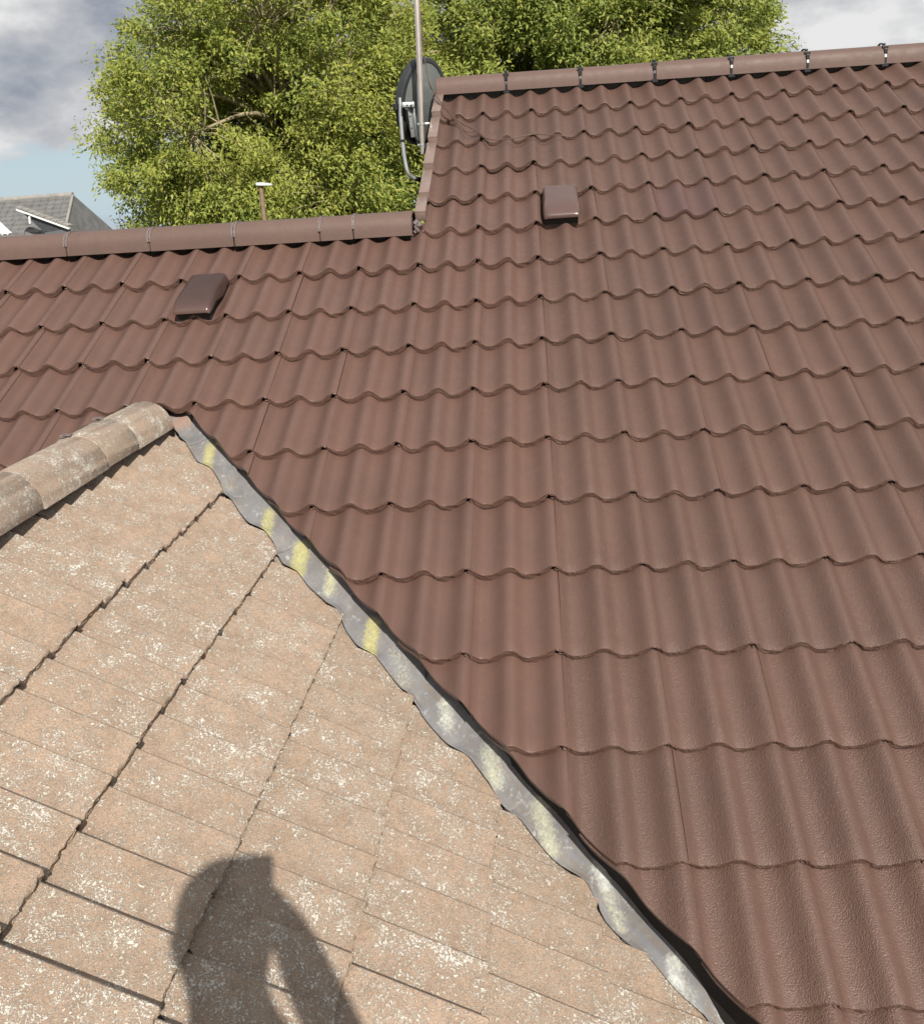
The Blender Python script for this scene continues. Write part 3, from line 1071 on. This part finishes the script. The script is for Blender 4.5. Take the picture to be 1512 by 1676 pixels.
prev = first = None
for k in range(48):
    q = 2 * math.pi * k / 48
    cur = [bm.verts.new(((A_ + d1) * math.cos(q), (B_ + d1) * math.sin(q), z)) for d1, z in ((-.022, .016), (.002, .012), (.010, -.004), (.008, -.045), (.002, -.045), (.0, -.006))]
    if prev:
        for i in range(5): bm.faces.new((prev[i], prev[i + 1], cur[i + 1], cur[i]))
    else: first = cur
    prev = cur
for i in range(5): bm.faces.new((prev[i], prev[i + 1], first[i + 1], first[i]))
rim = link('rim', bm_mesh('rim', bm, True, 50), shell, [M_RIM])
# bracket, placed from where it stands in the picture
def dish_child(name, bm, mats, smooth=True):
    o = link(name, bm_mesh(name, bm, smooth, 35), dish, mats)
    o.location = -dish_c
    return o
YD = 0.06
bm = bmesh.new()
p1, p2, p3 = at_y(661, 172, YD - .05), at_y(676, 172, YD - .03), at_y(683, 224, YD - .02)
def bar(bm, a, b, w, th_):
    d = (b - a)
    q = d.to_track_quat('Z', 'Y')
    add_box(bm, (a + b) / 2, (w, th_, d.length), q, bevel=.002)
bar(bm, p1 + Vector((-.012, 0, 0)), p2 + Vector((.006, 0, 0)), 0.05, 0.030)
bar(bm, p2 + Vector((-.004, 0, .022)), p3, 0.032, 0.006)
bar(bm, p2 + Vector((-.024, .012, .0)), p3 + Vector((-.026, .012, 0)), 0.007, 0.04)
dish_child('bracket', bm, [M_GALV])
for u, v in ((666.5, 172.5), (673, 172.5), (671, 191), (674, 210), (682, 227)):
    bm = bmesh.new()
    p = at_y(u, v, YD - .062)
    add_tube(bm, [p, p + Vector((0, -.008, 0))], 0.006, 6)
    dish_child('bolt', bm, [M_RIM])
bm = bmesh.new()
arm = [at_y(655, 160, YD), at_y(656, 190, YD), at_y(659, 230, YD), at_y(663, 262, YD), at_y(668, 283, YD), at_y(676, 291, YD + .02), at_y(690, 295, YD + .05)]
add_tube(bm, catmull(arm, 6), 0.0135, 12)
dish_child('mounting_arm', bm, [M_GALV])
p, pe = at_y(651, 176, YD), arm[-1]
for q0, q1, rad in ((p + Vector((-.012, 0, .022)), p + Vector((-.012, 0, -.014)), 0.019), (arm[2] + Vector((0, 0, .006)), arm[2] + Vector((0, 0, -.010)), 0.0155),
                    (arm[-2] + (pe - arm[-2]) * .2, pe + (pe - arm[-2]) * .2, 0.0165)):
    bm = bmesh.new()
    add_tube(bm, [q0, q1], rad, 12)
    dish_child('clamp', bm, [M_BLACK])

YM = -0.06
mast_b, mast_t = at_y(693, 252, YM), at_y(682, 0, YM)
mast_t = mast_t + (mast_t - mast_b) * 1.1
mast = link('aerial_mast', None, loc=mast_b)
tag(mast, 'slender metal aerial mast rising past the dish out of the picture', 'mast')
bm = bmesh.new()
add_tube(bm, [mast_b, mast_t], 0.0175, 14)
o = link('pole', bm_mesh('pole', bm, True, 40), mast, [M_MAST]); o.location = -mast_b
for v in (203, 237):
    p = at_y(691, v, YM)
    bm = bmesh.new()
    add_tube(bm, [p + Vector((0, 0, .006)), p + Vector((0, 0, -.006))], 0.0215, 12)
    bar(bm, p + Vector((-.030, -.004, 0)), p + Vector((.055, .004, 0)), 0.010, 0.014)
    o = link('bracket', bm_mesh('bracket', bm, True, 35), mast, [M_GALV]); o.location = -mast_b

# cables on the brown tiles
def cable(name, pts, rad, label):
    bm = bmesh.new()
    add_tube(bm, catmull(pts, 8), rad, 7)
    tag(link(name, bm_mesh(name, bm, True, 60), None, [M_CABLE]), label, 'cable', 'aerial cables trailing from the mast')
def on_main(u, v, n):
    d = ray(u, v)
    nn = Vector((0, -S30, C30))
    p0 = nn * n
    return CAM + d * ((p0 - CAM).dot(nn) / d.dot(nn))
cable('cable', [at_y(688, 20, YM - .02), at_y(692, 70, YM - .02), at_y(697, 108, YM - .02), at_y(702, 135, YM - .03), at_y(709, 150, -.06), on_main(718, 163, .03), on_main(739, 187, .012), on_main(752, 200, .0),
                on_main(775, 212, .006), on_main(795, 226, .012), on_main(815, 229, .012), on_main(840, 226, .018), on_main(872, 220, .016), on_main(905, 221, .012), on_main(927, 223, .004)], 0.0034,
      'longer thin brown cable dropping from the mast across the top tiles')
cable('cable', [on_main(709, 160, .028), on_main(724, 175, .02), on_main(740, 190, .010), on_main(755, 210, .002), on_main(766, 216, .0), on_main(782, 215, .006), on_main(796, 229, .008), on_main(806, 234, .004)], 0.0030,
      'shorter thin brown cable looping over the tiles near the verge')

# ------------------------------------------------------------------ lamp post beyond the lower ridge
LY = 9.0
lb = at_y(433, 362, LY)
ltop = at_y(427, 304, LY)
lamp = link('lamp_post', None, loc=(lb.x + 0.02, LY, GZ))
tag(lamp, 'slim brown post with a flat white head rising behind the lower ridge', 'lamp post')
M_POST = mat_plain('post_brown', (0.24, 0.155, 0.105), 0.6, 0, 0.2, 8)
M_HEAD = mat_plain('lamp_head_white', (0.62, 0.66, 0.68), 0.35)
bm = bmesh.new()
low = lb + (lb - ltop).normalized() * 1.2
add_tube(bm, [Vector((low.x + .03, LY, GZ)), low, ltop], [0.060, 0.040, 0.036], 12)
o = link('post', bm_mesh('post', bm, True, 40), lamp, [M_POST]); o.location = -Vector(lamp.location)
bm = bmesh.new()
hl, hr = at_y(419.5, 302, LY), at_y(446, 302.5, LY)
secs = []
for f, hw, hh in ((0, .04, .022), (.08, .07, .034), (.45, .09, .036), (.85, .07, .024), (1.0, .04, .012)):
    p = hl + (hr - hl) * f
    secs.append([bm.verts.new(p + Vector((0, yy, zz))) for yy, zz in ((-hw, -hh * .4), (-hw, hh * .5), (-hw * .5, hh), (hw * .5, hh), (hw, hh * .5), (hw, -hh * .4))])
for A, B in zip(secs, secs[1:]):
    for i in range(6): bm.faces.new((A[i], A[(i + 1) % 6], B[(i + 1) % 6], B[i]))
bm.faces.new(secs[0]); bm.faces.new(secs[-1][::-1])
o = link('lamp_head', bm_mesh('lamp_head', bm, True, 40), lamp, [M_HEAD]); o.location = -Vector(lamp.location)

# ------------------------------------------------------------------ trees
def build_tree(base, fork_z, centre, radii, n_clump, leaves_per, leaf, mat, label, seed, lean=0.0, gaps=()):
    rs = np.random.default_rng(seed)
    base, centre = np.array(base, float), np.array(centre, float)
    radii = np.array(radii, float)
    root = link('broadleaf_tree', None, loc=tuple(base))
    tag(root, label, 'tree', 'trees beyond the roof')
    # lobed crown
    lobes = rs.normal(size=(16, 3)); lobes /= np.linalg.norm(lobes, axis=1)[:, None]
    amp = rs.uniform(-.16, .17, 16)
    pts = []
    while len(pts) < n_clump:
        v = rs.normal(size=3); v /= np.linalg.norm(v)
        env = 1.0 + (amp * np.exp(-((1 - lobes @ v) / 0.16))).sum()
        rr = env * (rs.random() ** 0.42)
        p = centre + v * radii * rr
        if p[1] < centre[1] + .6 and any(math.hypot(p[0] - centre[0] - gx, (p[2] - fork_z - gz)) < gr for gx, gz, gr in gaps): continue
        pts.append(p)
    pts = np.array(pts)
    # limbs: k-means of clumps, each limb a bowed line from the fork
    K = 26
    cent = pts[rs.choice(len(pts), K, replace=False)]
    for _ in range(6):
        idx = np.argmin(((pts[:, None] - cent[None]) ** 2).sum(2), 1)
        for k in range(K):
            if (idx == k).any(): cent[k] = pts[idx == k].mean(0)
    bm = bmesh.new()
    fork = np.array([base[0] + lean, base[1], fork_z])
    H = centre[2] + radii[2] * 0.55
    add_tube(bm, catmull([tuple(base), tuple((base + fork) / 2 + np.array([.08, 0, 0])), tuple(fork), (centre[0] + .2, centre[1], (fork_z + H) / 2), (centre[0], centre[1], H)], 5),
             [0.34 * (1 - i / 21) + 0.03 for i in range(21)], 9)
    o = link('trunk', bm_mesh('trunk', bm, True, 60), root, [M_BARK]); o.location = -Vector(base)
    bm = bmesh.new()
    for k in range(K):
        z0 = fork_z + rs.uniform(-.3, 1.0) * max(0.2, (cent[k][2] - fork_z) * .45)
        z0 = min(z0, cent[k][2] + .2) if cent[k][2] > fork_z else fork_z - rs.uniform(0, .6)
        st = np.array([centre[0] + rs.uniform(-.15, .15), centre[1] + rs.uniform(-.15, .15), z0])
        midp = (st * .45 + cent[k] * .55) + np.array([0, 0, .25]) + rs.normal(size=3) * .2
        line = catmull([tuple(st), tuple(midp), tuple(cent[k])], 5)
        add_tube(bm, line, [0.060 * (1 - i / len(line)) + 0.018 for i in range(len(line))], 6, False)
        L = np.array([tuple(q) for q in line])
        for p in pts[idx == k]:
            j = int(np.argmin(((L - p) ** 2).sum(1)))
            j = min(j, len(L) - 1)
            d = p - L[j]
            if np.linalg.norm(d) < .05: continue
            mp_ = L[j] + d * .5 + rs.normal(size=3) * .06 + np.array([0, 0, .06])
            tip = p + d / np.linalg.norm(d) * .25 + np.array([0, 0, -.05])
            add_tube(bm, [tuple(L[j]), tuple(mp_), tuple(tip)], [0.020, 0.013, 0.005], 4, False)
    for _ in range(36):
        d = rs.normal(size=3); d[1] = -abs(d[1]) * .8; d[2] = abs(d[2]) + .25; d /= np.linalg.norm(d)
        end = centre + d * radii * rs.uniform(.75, .97)
        st = fork + np.array([rs.uniform(-.2, .2), -.1, rs.uniform(-.3, .9)])
        md = st * .5 + end * .5 + np.array([0, -.25, .35])
        line = catmull([tuple(st), tuple(md), tuple(end)], 7)
        add_tube(bm, line, [0.050 * (1 - i / len(line)) + 0.015 for i in range(len(line))], 6, False)
    o = link('branches', bm_mesh('branches', bm, True, 80), root, [M_BARK]); o.location = -Vector(base)
    # leaves
    N = n_clump * leaves_per
    cl = np.repeat(pts, leaves_per, 0)
    out = (cl - centre) / radii
    sz = rs.uniform(.12, .28, n_clump).repeat(leaves_per)[:, None]
    off = np.clip(rs.normal(size=(N, 3)), -1.9, 1.9) * sz * np.array([1, 1, .75])
    pos = cl + off + out * .12
    # long axis droops outwards, blown slightly to the right
    ax = out * .7 + rs.normal(size=(N, 3)) * .65 + np.array([.25, -.1, -.35])
    ax /= np.linalg.norm(ax, axis=1)[:, None]
    nrm = rs.normal(size=(N, 3)) * .62 + np.array([.2, -.7, .7])
    side = np.cross(ax, nrm); side /= (np.linalg.norm(side, axis=1)[:, None] + 1e-9)
    ln = leaf * rs.uniform(.65, 1.35, (N, 1))
    wd = ln * rs.uniform(.26, .44, (N, 1))
    up = np.cross(side, ax)
    v0 = pos
    v1 = pos + ax * ln * .5 + side * wd * .5 + up * ln * .06
    v2 = pos + ax * ln - up * ln * .10
    v3 = pos + ax * ln * .5 - side * wd * .5 + up * ln * .06
    V = np.stack([v0, v1, v2, v3], 1).reshape(-1, 3) - base
    me = bpy.data.meshes.new('crown')
    me.vertices.add(4 * N)
    me.vertices.foreach_set('co', V.ravel().astype(np.float32))
    me.loops.add(4 * N)
    me.loops.foreach_set('vertex_index', np.arange(4 * N, dtype=np.int32))
    me.polygons.add(N)
    me.polygons.foreach_set('loop_start', np.arange(0, 4 * N, 4, dtype=np.int32))
    me.update(calc_edges=True)
    link('crown', me, root, [mat])
    return root

TYA, TYB = 15.0, 18.0
ca = at_y(478, 190, TYA)
build_tree((ca.x, TYA, GZ), at_y(478, 245, TYA).z, (ca.x, TYA, ca.z - 0.8), (4.1, 3.9, 4.8), 1600, 240, 0.100, M_LEAF_A,
           'full yellow green tree at left with pale forking stems showing through', 3, gaps=((0, .3, .40), (-.1, 1.1, .26), (-.7, .55, .26), (.6, .5, .26), (.35, 1.6, .22)))
cb = at_y(965, 120, TYB)
build_tree((cb.x, TYB, GZ), at_y(965, 260, TYB).z, (cb.x, TYB, cb.z + 0.2), (4.35, 4.2, 4.9), 1600, 240, 0.114, M_LEAF_B,
           'dense green tree behind the upper ridge at right', 9)

# ------------------------------------------------------------------ far house
HY = 34.0
house = link('far_house', None, loc=(at_y(60, 340, HY).x, HY, GZ))
tag(house, 'distant grey tiled house with white barge boards left of the trees', 'house')
HL = -Vector(house.location)
M_SLATE = mat_plain('slate_tile', (0.150, 0.145, 0.142), 0.85, 0, 0.22, 3.0, 0.6, 25)
M_SLATE2 = mat_plain('slate_ridge', (0.26, 0.245, 0.225), 0.85, 0, 0.2, 4.0)
M_BARGE = mat_plain('white_board', (0.80, 0.80, 0.78), 0.4)
M_CHEEK = mat_plain('cheek_wall_shaded', (0.115, 0.12, 0.135), 0.8, 0, 0.1, 3)  # dark grey puts the gable wall's shade into its colour
def house_child(name, me, mats, parent=None):
    o = link(name, me, parent or house, mats)
    if parent is None: o.location = HL
    return o
ridge0, ridge1 = at_y(-60, 320, HY), at_y(119, 318.5, HY)
ridge0.z = ridge1.z
slope = math.tan(math.radians(35))
def roof_course(name, x0, x1, yr_, zr_, k, g, parent=None, hip=0.0):
    """one course of tiles, nose proud of the course below"""
    bm = bmesh.new()
    y0, y1 = yr_ - k * g, yr_ - (k + 1) * g
    z0, z1 = zr_ - k * g * slope, zr_ - (k + 1) * g * slope
    n = max(1, int((x1 - x0) / 0.33))
    for i in range(n):
        a, b = x0 + (x1 - x0) * i / n, x0 + (x1 - x0) * (i + 1) / n - 0.012
        j = RNG.uniform(-.012, .012)
        vs_ = [bm.verts.new(v) for v in ((a, y0, z0 - .02), (b, y0, z0 - .02), (b, y1 + j, z1 + .045), (a, y1 + j, z1 + .045), (a, y1 + j, z1 - .03), (b, y1 + j, z1 - .03))]
        bm.faces.new((vs_[0], vs_[1], vs_[2], vs_[3])); bm.faces.new((vs_[3], vs_[2], vs_[5], vs_[4]))
    return house_child(name, bm_mesh(name, bm), [M_SLATE])
g_h = 0.27
for k in range(22):
    xr1 = ridge1.x + k * g_h * 0.22
    roof_course('tile_course', ridge0.x, xr1, HY, ridge1.z, k, g_h)
bm = bmesh.new()
add_tube(bm, [Vector((ridge0.x, HY, ridge1.z - .02)), Vector((ridge1.x + .02, HY, ridge1.z - .02))], 0.13, 10)
add_tube(bm, [Vector((ridge1.x, HY, ridge1.z - .04)), Vector((ridge1.x + 22 * g_h * .22, HY - 22 * g_h, ridge1.z - 22 * g_h * slope - .04))], 0.07, 8)
house_child('roof_ridge', bm_mesh('roof_ridge', bm, True, 60), [M_SLATE2])
# body below the roof
bm = bmesh.new()
eb = HY - 22 * g_h
ez = ridge1.z - 22 * g_h * slope
add_box(bm, ((ridge0.x + ridge1.x) / 2 + .3, HY, (GZ + ez) / 2 - .1), (ridge1.x - ridge0.x + .8, 2 * 22 * g_h - .8, ez - GZ - .2))
house_child('wall', bm_mesh('wall', bm), [M_WALL])
bm = bmesh.new()
quad(bm, [(ridge0.x, HY, ridge1.z - .05), (ridge1.x, HY, ridge1.z - .05), (ridge1.x, HY + 6, ez), (ridge0.x, HY + 6, ez)])
quad(bm, [(ridge1.x + .03, HY, ridge1.z - .05), (ridge1.x + 22 * g_h * .22, HY - 22 * g_h, ez), (ridge1.x + 22 * g_h * .22, HY + 6, ez), (ridge1.x + .03, HY + .1, ridge1.z - .05)])
house_child('rear_slope', bm_mesh('rear_slope', bm), [M_SLATE])
# front wing: its verge runs down to the right, cheek below painted dark for its shade, lower roof to the left
FY = HY - 3.0
v0, v1, v2 = at_y(29, 340.5, FY), at_y(115, 371.5, FY - 0.6), at_y(73, 381, FY - 0.3)
bm = bmesh.new()
vs_ = [bm.verts.new(v) for v in (v0 + Vector((0, .05, -.02)), v1 + Vector((0, .05, -.04)), v1 + Vector((0, .06, -2.2)), v2 + Vector((-.2, .05, -2.0)), v2 + Vector((0, .05, 0)))]
bm.faces.new(vs_)
bmesh.ops.solidify(bm, geom=bm.faces[:], thickness=-0.15)
house_child('cheek_wall', bm_mesh('cheek_wall', bm), [M_CHEEK])
bm = bmesh.new()
bar(bm, v0 + Vector((0, -.06, -.06)), v1 + Vector((0, -.06, -.06)), 0.10, 0.07)
house_child('barge_board', bm_mesh('barge_board', bm), [M_BARGE])
bm = bmesh.new()
nseg = 9
for i in range(nseg):
    a, b = v0 + (v1 - v0) * (i / nseg), v0 + (v1 - v0) * ((i + 1) / nseg - .01)
    bar(bm, a + Vector((.05, .02, .05)), b + Vector((.05, .02, .05 + RNG.uniform(-.01, .01))), 0.30, 0.07)
house_child('verge_tiles', bm_mesh('verge_tiles', bm), [M_SLATE2])
bm = bmesh.new()
bar(bm, at_y(49, 354, FY - .2), at_y(50, 366, FY - .2), 0.07, 0.07)
house_child('downpipe', bm_mesh('downpipe', bm), [M_BARGE])
# second gable corner at the picture edge
bm = bmesh.new()
w0, w1 = at_y(-12, 356, FY - 1.5), at_y(17, 383, FY - 1.7)
bar(bm, w0, w1, 0.16, 0.10)
house_child('barge_board', bm_mesh('barge_board', bm), [M_BARGE])
bm = bmesh.new()
w0, w1 = at_y(-8, 366, FY - 1.6), at_y(9, 384, FY - 1.8)
bar(bm, w0, w1, 0.20, 0.10)
house_child('fascia', bm_mesh('fascia', bm), [M_BARGE])

# ------------------------------------------------------------------ the person whose shadow lies on the weathered tiles
E1 = Vector((0, 0, 1)).cross(SUN).normalized()
E2 = SUN.cross(E1)
def sp(a, b, c):
    return CAM + E1 * a + E2 * b + SUN * c
D0 = 0.27
head = sp(-0.098, -0.090, D0)
def skin_body(name, nodes, edges, parent, mats, pick, sub=2):
    me = bpy.data.meshes.new(name)
    me.from_pydata([tuple(n[0]) for n in nodes], edges, [])
    o = bpy.data.objects.new(name, me)
    COL.objects.link(o)
    sk = o.modifiers.new('skin', 'SKIN')
    sk.use_smooth_shade = True
    if not me.skin_vertices:
        bpy.context.view_layer.objects.active = o
        bpy.ops.mesh.customdata_skin_add()
    for i, n in enumerate(nodes):
        r = n[1]
        me.skin_vertices[0].data[i].radius = r if isinstance(r, tuple) else (r, r)
        me.skin_vertices[0].data[i].use_root = (i == 0)
    ss = o.modifiers.new('sub', 'SUBSURF')
    ss.levels = ss.render_levels = sub
    dg = bpy.context.evaluated_depsgraph_get()
    out = bpy.data.meshes.new_from_object(o.evaluated_get(dg))
    bpy.data.objects.remove(o)
    out.name = name
    out.materials.clear()
    for m in mats: out.materials.append(m)
    for p in out.polygons:
        p.material_index = pick(p.center)
        p.use_smooth = True
    return out
neck = head + Vector((-0.005, -0.02, -0.150))
chest = head + Vector((-0.01, -0.04, -0.38))
waist = head + Vector((-0.03, -0.05, -0.66))
pelv = head + Vector((-0.04, -0.05, -0.90))
fl, fr = Vector((0.02, head.y - 0.02, 0)), Vector((0.36, head.y - 0.10, 0))
fl.z, fr.z = fg_z(fl.x) + 0.04, fg_z(fr.x) + 0.04
kl, kr = (pelv + fl) / 2 + Vector((-.04, .06, 0)), (pelv + fr) / 2 + Vector((.03, .06, 0))
shl, shr = neck + Vector((-0.185, -0.01, -0.105)), neck + Vector((0.165, -0.02, -0.155))
hand_r = sp(0.010, -0.085, 0.035)
elb_r = sp(0.125, -0.460, 0.03)
elb_l = shl + Vector((-0.06, 0.02, -0.28))
hand_l = elb_l + Vector((0.03, 0.14, -0.21))
nodes = [(pelv, (.155, .115)), (waist, (.145, .105)), (chest, (.165, .115)), (neck + Vector((0, 0, -.07)), (.085, .07)), (neck, (.078, .074)),
         (head + Vector((-.006, 0, -.075)), (.092, .090)), (head + Vector((.004, 0, .012)), (.090, .104)), (head + Vector((0, -.01, .078)), (.070, .080)),
         (shl, .070), (elb_l, .050), (hand_l, .034), (shr, .070), (elb_r, .058), (sp(0.036, -0.20, 0.045), .052), (hand_r, .032),
         (pelv + Vector((-.09, 0, -.06)), .092), (kl, .062), (fl + Vector((0, -.02, .06)), .045), (fl + Vector((0, .12, 0)), .038),
         (pelv + Vector((.09, 0, -.06)), .092), (kr, .062), (fr + Vector((0, -.02, .06)), .045), (fr + Vector((0, .12, 0)), .038),
         (head + Vector((0, .115, -.015)), .016), (head + Vector((.095, -.01, -.02)), .016), (head + Vector((-.095, -.01, -.02)), .016)]
edges = [(0, 1), (1, 2), (2, 3), (3, 4), (4, 5), (5, 6), (6, 7), (2, 8), (8, 9), (9, 10), (2, 11), (11, 12), (12, 13), (13, 14), (0, 15), (15, 16), (16, 17), (17, 18),
         (0, 19), (19, 20), (20, 21), (21, 22), (6, 23), (6, 24), (6, 25)]
# fingers closing on the phone, and of the hanging hand
def add_fingers(hidx, dirs):
    for d, ln in dirs:
        d = Vector(d).normalized()
        p = nodes[hidx][0]
        nodes.append((p + d * ln * .55, .0105)); edges.append((hidx, len(nodes) - 1))
        nodes.append((p + d * ln + Vector((-.008, .012, .004)), .009)); edges.append((len(nodes) - 2, len(nodes) - 1))
add_fingers(14, [((-.5, .1, .75), .055), ((-.75, .1, .6), .07), ((-.9, .1, .3), .075), ((-1, .1, 0), .072), ((-.9, .1, -.35), .06)])
add_fingers(10, [((.5, .6, -.2), .06), ((.25, .5, -.8), .09), ((.05, .4, -.9), .095), ((-.12, .35, -.9), .09), ((-.3, .3, -.85), .075)])
M_SKIN = mat_plain('skin', (0.45, 0.28, 0.20), 0.5)
M_JACKET = mat_plain('jacket_navy', (0.03, 0.035, 0.05), 0.85)
M_TROUS = mat_plain('work_trousers', (0.06, 0.06, 0.055), 0.9)
M_BOOT = mat_plain('boots', (0.03, 0.022, 0.016), 0.6)
def pick(c):
    if c.z > neck.z - 0.02 and abs(c.x - head.x) < 0.13 and (c - hand_r).length > .12: return 0
    if (c - hand_r).length < 0.10 or (c - hand_l).length < 0.10: return 0
    if c.z > pelv.z: return 1
    if c.z > min(fl.z, fr.z) + 0.22: return 2
    return 3 if min((c - fl).length, (c - fr).length) < .22 else 2
person = link('person', skin_body('person', nodes, edges, None, [M_SKIN, M_JACKET, M_TROUS, M_BOOT], pick))
tag(person, 'person in dark work clothes on the weathered roof, only their shadow in the picture', 'person')
bm = bmesh.new()
bmesh.ops.create_uvsphere(bm, u_segments=20, v_segments=12, radius=1.0, matrix=Matrix.LocRotScale(head + Vector((0, -.012, .030)), None, Vector((.098, .112, .098))))
for v in list(bm.verts):
    if v.co.z < head.z - .005 + (0.05 if v.co.y > head.y + .03 else 0): bm.verts.remove(v)
link('hair', bm_mesh('hair', bm, True, 80), person, [mat_plain('hair_brown', (0.05, 0.03, 0.02), 0.7)])
# phone: its lens is where the picture was taken from
bm = bmesh.new()
add_box(bm, (0, 0, 0), (0.076, 0.158, 0.008), bevel=.0035)
M_PHONE = mat_plain('phone_glass', (0.02, 0.02, 0.022), 0.15)
phone = link('phone', bm_mesh('phone', bm, True, 35), None, [M_PHONE])
phone.matrix_world = Matrix.Translation(CAM - f_ * 0.022 - r_ * 0.022 + d_ * 0.055) @ mw.to_3x3().to_4x4()
tag(phone, 'dark phone held up in the hand of the person casting the shadow', 'phone')
